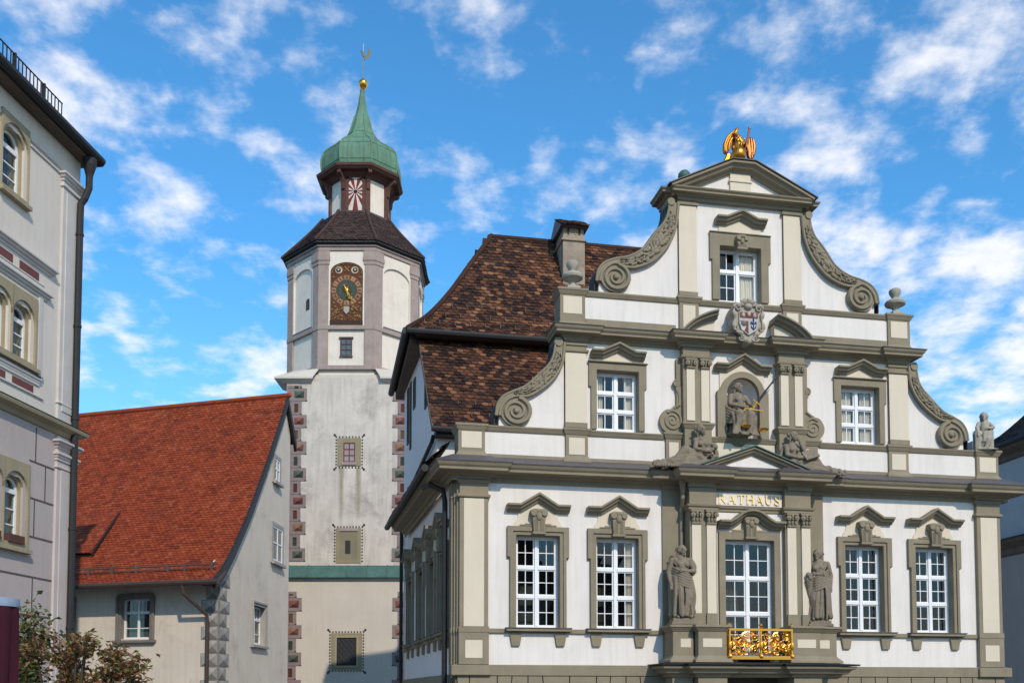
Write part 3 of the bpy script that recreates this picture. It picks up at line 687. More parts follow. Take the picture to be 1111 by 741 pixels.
for z in [8.60, 8.9, 9.2, 9.5, 9.64]: rings.append([(.41*math.cos(pi*k/m), .03+.27*math.sin(pi*k/m), z) for k in range(m+1)])
for j in range(1, 8):
    t = pi/2*j/7.02; rings.append([(.41*math.cos(t)*math.cos(pi*k/m), .03+.27*math.cos(t)*math.sin(pi*k/m), 9.64+.41*math.sin(t)) for k in range(m+1)])
b.loft(rings, closed=False, caps=False); b.box(-.46, .46, -.02, .46, 8.54, 8.60); mk('recess', b, WHITE, NI, smooth=True)
b = MB(); b.sweep_xz([(-.69, 10.34), (-.42, 10.34), (0, 10.60), (.42, 10.34), (.69, 10.34)], HOODP); mk('hood', b, OLIVE, NI, bevel=.004)
b = MB(); b.prism([(-.555, 9.79), (-.30, 10.11), (0, 10.2), (.30, 10.11), (.555, 9.79), (.555, 10.26), (.42, 10.28), (0, 10.52), (-.42, 10.28), (-.555, 10.26)], -.03, -.0); mk('field', b, BEIGE, NI)
b = MB(); b.box(-.80, .80, -.035, .02, 8.0, 8.49); mk('beige_band', b, BEIGE, TH)
# coat of arms
CT = Matrix.Translation((0, 0, 11.24)) @ Matrix.Diagonal((.82, 1, .84, 1)) @ Matrix.Translation((0, 0, -11.14))
b = MB(CT); ol = smoothcurve([(0, .52), (.16, .60), (.26, .50), (.40, .48), (.46, .30), (.42, .12), (.47, -.08), (.40, -.26), (.24, -.34), (.16, -.47), (.10, -.56), (0, -.60)], 4); CZ = 11.14
sh = [(x, CZ+z) for x, z in ol]+[(-x, CZ+z) for x, z in ol[-2:0:-1]]
b.prism(sh, -.42, -.06)
for q in (-1, 1):
    b.tube([(q*x*.95, -.43, CZ+z*.95) for x, z in ol[2:-2]], [.05+.025*math.sin(k*.9) for k in range(len(ol)-4)], 8)
    spiral(b, q*.32, CZ+.40, .12, .12, 1.4, 0, 1, -.45, .035, flip=q); spiral(b, q*.20, CZ-.44, .10, .10, 1.4, 0, -1, -.45, .03, flip=q); spiral(b, q*.38, CZ-.15, .09, .12, 1.2, 1, -1, -.45, .03, flip=q)
for k in range(7): t = pi*(k+.5)/7; b.ball((.20*math.cos(t), -.43, CZ+.46+.15*math.sin(t)), .05, .06, .085, 8, 5, Matrix.Rotation(-(pi/2-t)*-1, 3, 'Y'))
b.ball((0, -.43, CZ+.45), .13, .09, .09); b.ball((0, -.43, CZ-.53), .08, .08, .09)
CA = mk('coat_of_arms', b, PALE, TH, smooth=True)
b = MB(CT); S0 = [(-.28, .28), (.28, .28), (.29, -.02), (.22, -.22), (.0, -.36), (-.22, -.22), (-.29, -.02)]
b.c = (.47, .45, .42); b.prism([(x, CZ+z) for x, z in S0], -.47, -.41)
b.c = (.17, .06, .045); b.prism([(-.27, CZ+.27), (.27, CZ+.27), (.27, CZ+.11), (-.27, CZ+.11)], -.476, -.44)
b.prism([(-.27, CZ+.02), (-.02, CZ+.02), (-.02, CZ-.32), (-.14, CZ-.25), (-.07, CZ-.1), (-.2, CZ-.04)], -.476, -.44)
b.c = (.16, .15, .14); b.ball((-.15, -.47, CZ-.05), .09, .03, .07)
b.c = (.45, .40, .34)
for x in (-.17, 0, .17): b.ball((x, -.48, CZ+.19+(.03 if x == 0 else 0)), .055, .03, .07, 8, 5)
b.c = (.03, .07, .20); b.box(.12, .145, -.485, -.45, CZ-.22, CZ+.08)
for q in (-1, 1): b.tube([(.1325+q*.015, -.48, CZ-.05), (.1325+q*.075, -.48, CZ+.01), (.1325+q*.08, -.48, CZ-.06)], .018, 5); b.tube([(.1325, -.48, CZ-.2), (.1325+q*.06, -.48, CZ-.15), (.1325+q*.07, -.48, CZ-.10)], .014, 5)
b.ball((.1325, -.48, CZ+.06), .025, .015, .06, 6, 5)
mk('shield', b, PAINT, CA)
# ---- portal
b = MB()
for sg in (-1, 1):
    a, c = sorted((sg*.84, sg*1.49)); b.box(a, c, -.44, .0, 3.3, 7.40)
    P = mk('portal_pier', b, OLIVE, TH, bevel=.006); b = MB()
    for x in (.985, 1.34): b.box(sg*x-.108, sg*x+.108, -.475, -.40, 4.46, 6.49)
    mk('panel', b, BEIGE, P); b = MB()
    for x in (.985, 1.34): capital_orn(b, sg*x, -.465, 6.49, 6.80, .235); b.box(sg*x-.13, sg*x+.13, -.49, -.40, 4.2, 4.455)
    mould(b, a, c, 0, -.44, [(0, 6.81), (.03, 6.82), (.03, 6.87), (.065, 6.89), (.08, 6.93), (0, 6.955)]); mk('capital', b, OLIVE, P); b = MB()
b = MB(); b.wall(-.84, .84, 3.3, 6.80, -.30, .0, [(-.62, .62, 3.3, 6.19)]); mk('portal_wall', b, WHITE, TH)
b = MB(); b.sweep_xy([(-.84, -.30), (.84, -.30)], [(0, 6.80), (.03, 6.82), (.03, 6.87), (.065, 6.89), (.08, 6.93), (0, 6.955)]); b.box(-.84, .84, -.30, .0, 6.80, 7.40); mk('portal_frieze', b, OLIVE, TH)
window(TH, 0, 3.50, 6.17, .60, [0, .36, .68, 1], style='door', dy=-.30, curtain=None, ymain=.16)
b = MB(); b.box(-.83, .83, -.325, -.29, 6.965, 7.26); IP = mk('inscription_panel', b, WHITE, TH)
# gold serif lettering RATHAUS
lt = MB(); ZB, ZT = 7.01, 7.215; cnt = [0]
def st(pts):
    cnt[0] += 1; lt.prism(pts, -.343-.0006*cnt[0], -.322)
def bar(x0, z0, x1, z1, wd):
    d = Vector((x1-x0, z1-z0)).normalized(); n = Vector((-d.y, d.x))*wd/2
    st([(x0+n.x, z0+n.y), (x0-n.x, z0-n.y), (x1-n.x, z1-n.y), (x1+n.x, z1+n.y)])
def serif(x, z, w_=.06): st([(x-w_/2, z-.006), (x+w_/2, z-.006), (x+w_/2, z+.006), (x-w_/2, z+.006)])
def curve(pts, ws):
    P = smoothcurve(pts, 5); n = len(P)
    L_, R_ = [], []
    for i in range(n):
        d = (Vector(P[min(i+1, n-1)])-Vector(P[max(0, i-1)])).normalized(); u = i/(n-1)*(len(ws)-1); k = min(int(u), len(ws)-2); wv = ws[k]+(ws[k+1]-ws[k])*(u-k)
        L_.append((P[i][0]-d.y*wv/2, P[i][1]+d.x*wv/2)); R_.append((P[i][0]+d.y*wv/2, P[i][1]-d.x*wv/2))
    cnt[0] += 1; yq = -.343-.0006*cnt[0]
    for i in range(n-1): lt.prism([L_[i], L_[i+1], R_[i+1], R_[i]], yq, -.322)
h = ZT-ZB; TK, TN = .031, .0145
def LR(x):
    bar(x+.02, ZB, x+.02, ZT, TK); serif(x+.02, ZB); serif(x+.015, ZT, .05)
    curve([(x+.02, ZT-.006), (x+.10, ZT-.02), (x+.125, ZT-.055), (x+.10, ZT-.095), (x+.02, ZT-.105)], [TN, .02, TK, .02, TN]); bar(x+.07, ZT-.10, x+.155, ZB+.004, TK*.9); serif(x+.155, ZB, .045)
def LA(x):
    bar(x+.015, ZB, x+.088, ZT, TN); bar(x+.085, ZT, x+.165, ZB, TK); bar(x+.045, ZB+.07, x+.135, ZB+.07, TN); serif(x+.012, ZB, .05); serif(x+.168, ZB, .06)
def LT(x):
    bar(x+.08, ZB, x+.08, ZT, TK); bar(x, ZT-.006, x+.16, ZT-.006, TN); bar(x+.004, ZT-.045, x+.004, ZT, TN*.9); bar(x+.156, ZT-.045, x+.156, ZT, TN*.9); serif(x+.08, ZB)
def LH(x):
    for q in (.02, .15): bar(x+q, ZB, x+q, ZT, TK); serif(x+q, ZB); serif(x+q, ZT)
    bar(x+.02, ZB+h*.52, x+.15, ZB+h*.52, TN)
def LU(x):
    curve([(x+.02, ZT), (x+.02, ZB+.09), (x+.035, ZB+.03), (x+.08, ZB+.004), (x+.125, ZB+.03), (x+.14, ZB+.09), (x+.14, ZT)], [TK, TK, TK*.9, TN*1.3, TN, TN, TN]); serif(x+.02, ZT); serif(x+.14, ZT, .05)
def LS(x):
    curve([(x+.115, ZT-.03), (x+.085, ZT-.002), (x+.04, ZT-.012), (x+.02, ZT-.05), (x+.05, ZT-.09), (x+.10, ZB+.085), (x+.12, ZB+.045), (x+.09, ZB+.008), (x+.045, ZB+.004), (x+.01, ZB+.035)], [TN, TN, .02, TK*.9, TK, TK, TK*.9, .02, TN, TN]); bar(x+.118, ZT-.05, x+.118, ZT, TN*.8); bar(x+.008, ZB, x+.008, ZB+.055, TN*.8)
for fn, x in ((LR, -.735), (LA, -.513), (LT, -.273), (LH, -.053), (LA, .172), (LU, .408), (LS, .628)):
    lt = MB(); fn(x); mk('letter', lt, GOLDL, IP)
# portal pediment above the cornice
b = MB(); b.sweep_xz([(-1.56, 7.69), (0, 8.26), (1.56, 7.69)], [(0,.0), (0,-.70), (-.04,-.70), (-.055,-.65), (-.10,-.63), (-.115,-.58), (-.15,-.56), (-.15,.0)]); PP = mk('portal_pediment', b, OLIVE, TH, bevel=.004)
b = MB(); b.prism([(-1.22, 7.69), (1.22, 7.69), (0, 8.13)], -.52, -.0); mk('tympanum', b, WHITE, PP)
b = MB(); b.sweep_xz([(-1.64, 7.685), (0, 8.285), (1.64, 7.685)], [(.03,.0), (.012,-.74), (-.012,-.74), (.0,.0)]); mk('copper_roof', b, COPPERD, PP)
# portal balcony pedestals, slab and supports
for sg in (-1, 1):
    a, c = sorted((sg*.80, sg*1.46)); p0, p1 = sorted((sg*.905, sg*1.355)); pedestal(a, c, -.82, 3.34, 4.17, .0, pz=(3.68, 3.87), two=[(p0, p1)], flare=.11, capo=.10)
    a, c = sorted((sg*1.50, sg*1.98)); p0, p1 = sorted((sg*1.56, sg*1.80)); pedestal(a, c, -.62, 3.34, 4.175, .0, pz=(3.68, 3.87), two=[(p0, p1)], flare=.11, capo=.10)
b = MB(); bp = [(-2.02, 0), (-2.02, -.62), (-1.50, -.62), (-1.50, -.84), (-.78, -.84), (-.78, -.70), (.78, -.70), (.78, -.84), (1.50, -.84), (1.50, -.62), (2.02, -.62), (2.02, 0)]
b.sweep_xy(bp, [(0, 3.0), (.04, 3.02), (.06, 3.08), (.16, 3.10), (.20, 3.17), (.28, 3.20), (.30, 3.26), (0, 3.27)])
BL = mk('balcony_base', b, OLIVE, TH, bevel=.005)
b = MB(); b.sweep_xy(bp, [(-.1, 3.275), (.34, 3.275), (.35, 3.31), (-.1, 3.345)]); b.box(-.9, .9, -.80, .0, 3.28, 3.345); mk('balcony_flashing', b, DARKM, BL)
b = MB()
for sg in (-1, 1):
    a, c = sorted((sg*.80, sg*1.48)); b.box(a, c, -.84, .0, -.3, 3.0); a, c = sorted((sg*1.52, sg*2.0)); b.box(a, c, -.62, .0, -.3, 3.0)
mk('portal_support', b, OLIVE, TH)
# gilded railing
b = MB(); YR = -.86; RZ0, RZ1 = 3.41, 4.10
b.box(-.76, .76, YR-.03, YR+.03, RZ1-.05, RZ1); b.box(-.76, .76, YR-.03, YR+.03, RZ0, RZ0+.055); b.box(-.76, .76, YR-.015, YR+.015, RZ0+.055, RZ0+.08)
for x in (-.745, 0, .745):
    b.box(x-.02, x+.02, YR-.025, YR+.025, RZ0+.055, RZ1-.05); b.lathe(x, YR, [(.02, RZ1), (.035, RZ1+.02), (.015, RZ1+.035), (.045, RZ1+.07), (.045, RZ1+.09), (.02, RZ1+.12), (.003, RZ1+.13)], 10)
    b.ball((x, YR-.035, RZ0+.30), .04, .02, .09); b.ball((x, YR-.035, RZ0+.07), .05, .03, .05)
for sx in (-1, 1):
    b.box(sx*.76-.02, sx*.76+.02, YR+.03, YR+.36, RZ1-.05, RZ1); b.box(sx*.76-.02, sx*.76+.02, YR+.03, YR+.36, RZ0, RZ0+.055)
    for k in range(5): b.box(sx*.76-.01, sx*.76+.01, YR+.07+.065*k, YR+.09+.065*k, RZ0+.055, RZ1-.05)
def sp(cx_, cz_, r, tn, th, dr, w_=.0125):
    n = int(tn*14); b.tube([(cx_+r*(1-.85*k/n)*math.cos(th+dr*2*pi*tn*k/n), YR-.012+.01*math.sin(k), cz_+r*(1-.85*k/n)*math.sin(th+dr*2*pi*tn*k/n)) for k in range(n+1)], w_, 5)
for hx in (-.372, .372):
    for ix, (dx, dz, r) in enumerate([(-.21, .15, .125), (.0, .15, .10), (.21, .15, .125), (-.22, -.14, .12), (.0, -.15, .10), (.22, -.14, .12), (-.105, .0, .085), (.105, .0, .085), (0, .0, .07), (-.30, .0, .06), (.30, .0, .06)]):
        cz0 = (RZ0+RZ1)/2+.01; sp(hx+dx, cz0+dz, r, 1.6, ix*1.3, 1 if ix % 2 else -1); sp(hx+dx, cz0+dz, r*.8, .6, ix*1.3+2.5, -1 if ix % 2 else 1, .011)
        for k in range(3): b.ball((hx+dx+r*.75*math.cos(k*2.1+ix), YR-.015, cz0+dz+r*.75*math.sin(k*2.1+ix)), .020, .008, .010, 6, 4, Matrix.Rotation(k+ix, 3, 'Y'))
    for k in range(30):
        qx, qz = random.uniform(-.33, .33), random.uniform(-.24, .24); sp(hx+qx, (RZ0+RZ1)/2+.01+qz, random.uniform(.035, .06), 1.2, k, 1 if k % 2 else -1, .009)
    for k in range(7): b.box(hx-.33+.11*k-.006, hx-.33+.11*k+.006, YR-.006, YR+.006, RZ0+.08, RZ0+.16 if k % 2 else RZ0+.12)
mk('balcony_railing', b, GOLD, TH)
# rain pipe beside portal
b = MB(); b.lathe(-1.60, -.32, [(.05, 7.2), (.10, 7.52), (.11, 7.60), (.11, 7.64)], 12); b.tube([(-1.60, -.32, 7.3), (-1.60, -.30, 7.1), (-1.56, -.12, 6.9), (-1.56, -.10, 6.5), (-1.56, -.10, 3.4)], .05, 8); mk('rain_pipe', b, OLIVE, TH)
# ---- side wall of the town hall (frame sT: x = minus distance back)
b = MB(sT); cs = [-1.45, -3.25, -5.25, -7.45]
b.wall(-9.35, -.46, 3.0, 7.45, 0, .4, [(c-.55, c+.55, 4.05, 5.95) for c in cs]); 
b.prism([(-9.35, 7.451), (-2.75, 7.451), (-2.78, 9.1), (-4.9, 11.9), (-4.95, 12.2), (-9.35, 12.2)], 0, .4)
SW = mk('side_wall', b, SIDEWHITE, TH)
b = MB(sT); b.box(-9.40, -.5, -.05, .35, -.5, 3.08); mk('side_base', b, OLIVE, SW)
b = MB(sT); b.box(-9.3, -.5, -.06, .1, 3.93, 4.02); mk('sill_course', b, OLIVE, SW)
for c in cs: window(TH, c, 4.08, 5.95, .50, [0, .335, .665, 1], T=sT)
for c, z0, z1, h in ((-6.9, 11.0, 11.75, .16), (-4.55, 10.35, 11.05, .16), (-8.35, 10.3, 11.9, .12), (-7.75, 10.0, 11.9, .09)):
    b = MB(sT); b.wall(c-h-.06, c+h+.06, z0-.06, z1+.06, -.03, .0, [(c-h, c+h, z0, z1)]); W = mk('window', b, SOFFIT, TH)
    b = MB(sT); b.box(c-h, c+h, -.012, -.002, z0, z1); mk('pane', b, DARKIN, W)
# pipes on the side wall
b = MB(sT); b.tube([(-2.75, -.08, 9.05), (-2.9, -.09, 8.95), (-8.85, -.09, 8.45), (-9.2, -.09, 8.2), (-9.2, -.09, 3.0)], .055, 8); mk('rain_pipe', b, DARKM, TH)
b = MB(sT); b.tube([(-1.6, -.50, 7.50), (-.9, -.42, 7.42), (-.62, -.18, 7.25), (-.58, -.14, 7.0), (-.58, -.14, -.4)], .062, 8); mk('rain_pipe', b, DARKM, TH)
# eave of the side wing: gutter and a narrow strip of tiles
b = MB(sT); b.tube([(-8.45, -.62, 7.67), (-.42, -.62, 7.70)], .085, 8); mk('gutter', b, DARKM, TH)
ff, fl = profile([(-.60, 7.74), (-.02, 8.35)])
tile_roof('eave_tiles', lambda a, t: Vector((a, ff(t)[0], ff(t)[1])), fl, lambda t: (-8.3, -.5), MAINTILE, TH, w=.42, e=.30, thick=.07, T=sT)
# ---- main body behind the gable
b = MB(); b.box(-6.88, 6.6, 2.75, 3.1, 3.0, 9.25); BW = mk('rear_wall', b, WHITE, TH)
b = MB(); b.box(6.4, 6.75, .46, 9.3, -.5, 9.0); b.box(-6.9, 6.7, 9.05, 9.35, -.5, 12.2); mk('rear_wall', b, SIDEWHITE, TH)
b = MB(); b.box(-6.7, 6.7, .46, 2.75, 7.5, 7.75); mk('flat_roof', b, LEAD, TH)
XL = lambda y: -6.93-SK*y
f1, l1 = profile(smoothcurve([(2.45, 9.22), (2.9, 9.72), (3.8, 10.85), (5.05, 12.35)], 4))
RO = tile_roof('roof', lambda a, t: Vector((a, f1(t)[0], f1(t)[1])), l1, lambda t: (XL(f1(t)[0]), 5.5), MAINTILE, TH, w=.175, e=.145, thick=.035)
f2, l2 = profile(smoothcurve([(4.62, 12.42), (5.2, 13.0), (5.9, 14.0), (6.6, 15.2), (7.35, 16.45)], 4))
tile_roof('upper_roof_slope', lambda a, t: Vector((a, f2(t)[0], f2(t)[1])), l2, lambda t: (-7.45+(f2(t)[0]-4.62), 6.9-(f2(t)[0]-4.62)), MAINTILE, RO, w=.175, e=.145, thick=.035)
tile_roof('hip_slope', lambda a, t: Vector((-7.45+(f2(t)[0]-4.62), a, f2(t)[1])), l2, lambda t: (f2(t)[0], 10.2-(f2(t)[0]-4.62)), MAINTILE, RO, w=.175, e=.145, thick=.035)
tile_roof('hip_slope', lambda a, t: Vector((6.9-(f2(t)[0]-4.62), a, f2(t)[1])), l2, lambda t: (f2(t)[0], 10.2-(f2(t)[0]-4.62)), MAINTILE, RO, w=.3, e=.3, thick=.035)
tile_roof('upper_roof_slope', lambda a, t: Vector((a, 7.41+7.41-f2(t)[0], f2(t)[1])), l2, lambda t: (-7.45+(f2(t)[0]-4.62), 6.9-(f2(t)[0]-4.62)), MAINTILE, RO, w=.4, e=.4, thick=.035)
b = MB(); pts = [f2(l2*k/16) for k in range(17)]
for k in range(16):
    (ya, za), (yb, zb2) = pts[k], pts[k+1]
    b.cap((-7.45+ya-4.62, ya, za+.04), (-7.45+yb-4.62, yb, zb2+.06), .085, .07, 8)
x = -4.75
while x < 4.2: b.cap((x, 7.38, 16.47), (x+.33, 7.38, 16.49), .10, .085, 8); x += .34
for k in range(0, 1): pass
for i_ in range(len(b.a)): b.a[i_] = .35
mk('ridge_tiles', b, MAINTILE, RO, smooth=True)
# eaves boards and gutters of the upper slope, left verge
b = MB(); b.prismz([(-7.35, 4.62), (6.8, 4.62), (6.8, 5.3), (-7.0, 5.3)], 12.335, 12.365); b.prismz([(-7.38, 4.75), (-6.9, 5.3), (-6.9, 10.1), (-7.38, 10.1)], 12.12, 12.38)
mk('eaves_board', b, SOFFIT, RO)
b = MB(); b.tube([(-7.5, 4.55, 12.36), (6.9, 4.55, 12.36)], .085, 8); b.tube([(-7.52, 4.6, 12.38), (-7.52, 10.25, 12.36)], .10, 8);
b.tube([(XL(2.4)-.04, 2.33, 9.13), (-5.2, 2.33, 9.13)], .075, 8); b.box(-6.95, 6, 2.42, 2.8, 9.0, 9.16)
mk('gutter', b, DARKM, RO)
b = MB(); b.loft([[(XL(y)-.02, y-.02, z-.12), (XL(y)+.1, y-.02, z-.12), (XL(y)+.1, y, z+.03), (XL(y)-.02, y, z+.03)] for y, z in [f1(l1*k/10) for k in range(11)]]); mk('verge_board', b, SOFFIT, RO)
# small dormer beyond the hip
b = MB(); b.prism([(-6.35, 14.35), (-5.3, 14.35), (-5.3, 14.55), (-6.35, 14.5)], 8.9, 9.9); mk('dormer', b, DARKM, RO)
# snow hooks
b = MB()
for j in range(3):
    for k in range(22):
        t = .35+j*.5; y, z = f2(t); xx = -7.0+k*.42+.2*(j % 2)
        if xx > -7.4+(y-4.6)+.1: b.box(xx-.012, xx+.012, y-.06, y+.02, z+.03, z+.15)
for k in range(9):
    for t in (.45, .95): y, z = f1(t); b.box(-6.6+k*.45+t*.3-.012, -6.6+k*.45+t*.3+.012, y-.06, y+.02, z+.04, z+.14)
mk('snow_hook', b, SOFFIT, RO)
# chimney
b = MB(); b.box(-2.75, -2.08, 6.3, 7.7, 14.2, 16.25); b.box(-2.80, -2.03, 6.25, 7.75, 16.06, 16.12)
CH = mk('chimney', b, stuff('chimney_render', (.36, .29, .215), .95, .25, 2.5, .3, 30, .15, stain=(.10, .08, .065), stain_amt=.6, stain_scale=3), RO, bevel=.01)
b = MB(); b.box(-2.72, -2.11, 6.33, 7.67, 16.25, 16.52)
for x in (-2.55, -2.36): b.box(x-.025, x+.025, 6.318, 6.34, 16.27, 16.50)
mk('vent', b, stuff('chimney_vent', (.33, .26, .19), .95, .2), CH)
b = MB()
for x in (-2.58, -2.24): b.box(x-.03, x+.03, 6.316, 6.325, 16.27, 16.48)
mk('slot', b, DARKIN, CH)
fc, lc = profile([(6.12, 16.48), (6.95, 16.98)])
tile_roof('chimney_cap', lambda a, t: Vector((a, fc(t)[0], fc(t)[1])), lc, lambda t: (-2.86, -1.97), MAINTILE, CH, w=.15, e=.13)
b = MB(); b.prism([(-2.84, 16.46), (-1.99, 16.46), (-1.99, 16.50), (-2.84, 16.50)], 6.16, 7.8); b.prismz([(-2.84, 6.2), (-1.99, 6.2), (-1.99, 7.7), (-2.84, 7.7)], 16.5, 16.93, [(-2.84, 6.9), (-1.99, 6.9), (-1.99, 7.0), (-2.84, 7.0)]); mk('chimney_hood', b, LEAD, CH)

# ================================================================ TOWER
fw = Vector((.18984, .98181, 0)); rt = Vector((.98181, -.18984, 0))
def cpos(lat, dep): p = Vector((CAM.x, CAM.y, 0))+rt*lat+fw*dep; return p
TD = 48.15
TW = thing('clock_tower', 'tall white town tower with octagonal clock storey and green copper onion dome', 'tower', cpos(-7.50, TD), YAW)
TPL = stuff('tower_plaster', (.625, .555, .48), .95, .16, 1.1, .35, 25, .2, stain=(.26, .235, .21), stain_amt=.7, stain_scale=.6, stain_lo=.53)
TPL2 = stuff('lower_tower_plaster', (.60, .535, .45), .95, .07, .6, .2, 25, .06)
OCT = stuff('octagon_plaster', (.75, .665, .565), .95, .08, 1.2, .2, 25, .10, stain=(.40, .35, .29), stain_amt=.5, stain_scale=1.1)
MAUVE = stuff('mauve_stone', (.37, .29, .255), .9, .16, 2, .2, 30, .12, stain=(.2, .16, .14), stain_amt=.45, stain_scale=2.5)
BRN = stuff('brown_painted_wood', (.115, .052, .04), .75, .2, 3, .15, 30, .1)
hw = 2.92; fy = -3.15
b = MB(); b.box(-hw, hw, fy, 3.0, 8.3, 17.25); mk('shaft', b, TPL, TW)
b = MB(); b.box(-hw-.12, hw+.12, fy-.22, 3.1, -.5, 8.0); b.box(-hw-.16, hw+.16, fy-.27, 3.1, 7.78, 7.92); mk('lower_stage', b, TPL2, TW)
b = MB(); b.prismz([(-hw-.3, fy-.45), (hw+.3, fy-.45), (hw+.3, 3.1), (-hw-.3, 3.1)], 7.92, 8.52, [(-hw, fy), (hw, fy), (hw, 3.0), (-hw, 3.0)])
for k in range(7): x = -2.7+.9*k; b.box(x-.02, x+.02, fy-.45, fy-.02, 7.93, 7.95); b.tube([(x, fy-.45, 7.95), (x, fy-.0, 8.53)], .025, 5)
mk('copper_skirt', b, COPPERD, TW)
# painted corner stones
def quoins(T, x_in, sg, z0, z1, y, cols, hh=.62):
    b = MB(T); z = z0; k = 0
    while z < z1-.1:
        h = min(hh, z1-z); wd = .92 if k % 2 == 0 else .68; a, c = sorted((x_in, x_in+sg*wd)); cc = cols[k % len(cols)]
        b.c = (.26, .20, .185); b.box(a, c, y-.010, y+.02, z+.01, z+h-.01)
        b.c = (.05, .045, .05); b.box(a+.0, c, y-.006, y+.02, z-.012, z+.0095); 
        e0, e1 = (c-.07, c+.012) if sg > 0 else (a-.012, a+.07); b.box(e0, e1, y-.012, y+.02, z+.0, z+.05)
        m0, m1 = (a+.34, c-.14) if sg > 0 else (a+.14, c-.34); zA, zB = z+.16, z+h-.14
        if k % 2 == 0:
            xm, zm = (m0+m1)/2, (zA+zB)/2; yy = y-.014
            for q, s_ in (([(m0, zA), (m1, zA), (xm, zm)], .22), ([(m1, zA), (m1, zB), (xm, zm)], .45), ([(m1, zB), (m0, zB), (xm, zm)], 1.0), ([(m0, zB), (m0, zA), (xm, zm)], .75)):
                b.c = tuple(v*s_ for v in cc); b.poly([(x_, yy, z_) for x_, z_ in q])
        else:
            b.c = tuple(v*.4 for v in cc); b.box(m0, m1-.02, y-.013, y, zA-.06, zB+.02); b.c = tuple(v*.18 for v in cc); b.box(m0, m1-.02, y-.0145, y, zB-.03, zB+.02)
        z += hh; k += 1
    return b
QC = [(.27, .10, .075), (.10, .135, .10), (.33, .16, .10), (.23, .08, .068), (.10, .13, .095), (.31, .17, .11), (.25, .09, .075), (.09, .13, .10)]
QC2 = [QC[i] for i in (1, 1, 2, 0, 3, 3, 4, 1, 2, 5, 0, 6)]
for sg in (-1, 1):
    mk('painted_quoins', quoins(None, sg*(hw-.02) if sg < 0 else hw-.02, -sg, 8.7, 16.9, fy, QC2), PAINT, TW)
    mk('painted_quoins', quoins(None, sg*(hw+.06), -sg, .2, 7.3, fy-.22, QC2), PAINT, TW)
def tower_window(z0, z1, h, fr, yf, kind, x=0):
    b = MB(); b.wall(x-h-fr, x+h+fr, z0-fr*.7, z1+fr*.8, yf-.03, yf+.02, [(x-h, x+h, z0, z1)]); WN = mk('window', b, stuff('painted_surround', (.29, .245, .15), .9, .15), TW)
    b = MB(); e = .07; xa, xb, za, zb = x-h-fr-.06, x+h+fr+.06, z0-fr*.7-.06, z1+fr*.8+.06
    nx = int((xb-xa)/.135); nz = int((zb-za)/.135)
    for k in range(nx+1):
        q = xa+(xb-xa)*k/nx
        for zz_ in ((za, zb) if kind != 'blind' else (zb,)): b.box(q-.026, q+.026, yf-.025, yf+.0, zz_-.034, zz_+.034)
    for k in range(1, nz):
        q = za+(zb-za)*k/nz
        for xx in (xa, xb): b.box(xx-.034, xx+.034, yf-.025, yf+.0, q-.026, q+.026)
    for sx, xx in ((-1, xa), (1, xb)):
        for sz, zz_ in (((-1, za), (1, zb)) if kind != 'blind' else ((1, zb),)):
            for q, r_ in ((.04, .035), (.10, .055)): b.ball((xx+sx*q*.8, yf-.01, zz_+sz*q*.9), r_, .012, r_, 6, 4)
    mk('painted_border', b, DARKM, WN)
    g = MB(); g.box(x-h, x+h, yf-.004, yf+.008, z0, z1)
    if kind == 'red':
        mk('pane', g, stuff('window_reflecting', (.30, .27, .25), .15, .2, 3, 0, spec=.6), WN); b = MB(); t = .045
        for xx in (-h, -t/2, h-t): b.box(x+xx, x+xx+t, yf-.022, yf-.006, z0, z1)
        for q in range(4): zz_ = z0+(z1-z0-t)*q/3; b.box(x-h, x+h, yf-.020, yf-.007, zz_, zz_+t)
        mk('sash', b, stuff('red_paint', (.20, .02, .02), .6), WN)
        b = MB(); b.box(x-h-.06, x+h+.06, yf-.07, yf, z0-.14, z0-.005); mk('sill', b, MAUVE, WN)
    elif kind == 'blind':
        mk('shutter', g, stuff('olive_shutter', (.25, .215, .14), .8, .15), WN); b = MB(); b.box(x-.15, x+.09, yf-.012, yf-.0045, z0+.30, z0+.92); mk('slot', b, DARKIN, WN)
        b = MB(); b.box(x-h-.05, x+h+.05, yf-.05, yf-.0, z1-.0, z1+.14); mk('lintel', b, MAUVE, WN)
    else:
        mk('pane', g, DARKM, WN); b = MB()
        for k in range(-6, 7):
            for s in (-1, 1):
                x0_, x1_ = k*.22-1.0, k*.22+1.0; P0, P1 = [], []
                pts = [(k*.22+s*u, (z0+z1)/2+u*1.25) for u in [q*.05-1 for q in range(41)]]; pts = [q for q in pts if abs(q[0]) < h-.02 and z0+.02 < q[1] < z1-.02]
                if len(pts) > 1: b.tube([(x+pts[0][0], yf-.012-.004*s, pts[0][1]), (x+pts[-1][0], yf-.012-.004*s, pts[-1][1])], .014, 4)
        mk('grille', b, stuff('iron_grille', (.07, .072, .075), .6, .2), WN); b = MB()
        for xx in (-h-.08, h): b.box(x+xx, x+xx+.08, yf-.05, yf-.01, z0-.08, z1+.08)
        b.box(x-h, x+h, yf-.05, yf-.01, z0-.08, z0); b.box(x-h, x+h, yf-.05, yf-.01, z1, z1+.08); mk('inner_frame', b, stuff('pale_window_stone', (.36, .31, .21), .9), WN)
tower_window(13.3, 14.2, .27, .27, fy, 'red'); tower_window(8.75, 10.1, .40, .17, fy, 'blind'); tower_window(3.93, 5.2, .45, .25, fy-.22, 'grille')
SM, sn, sk, sb = newmat('olive_run_stain'); sb.inputs['Base Color'].default_value = (.36, .31, .19, 1); sb.inputs['Roughness'].default_value = .95
st_ = sn.new('ShaderNodeTexCoord'); sp_ = sn.new('ShaderNodeMapping'); sp_.inputs['Scale'].default_value = (3, 3, .5); sk.new(st_.outputs['Object'], sp_.inputs[0])
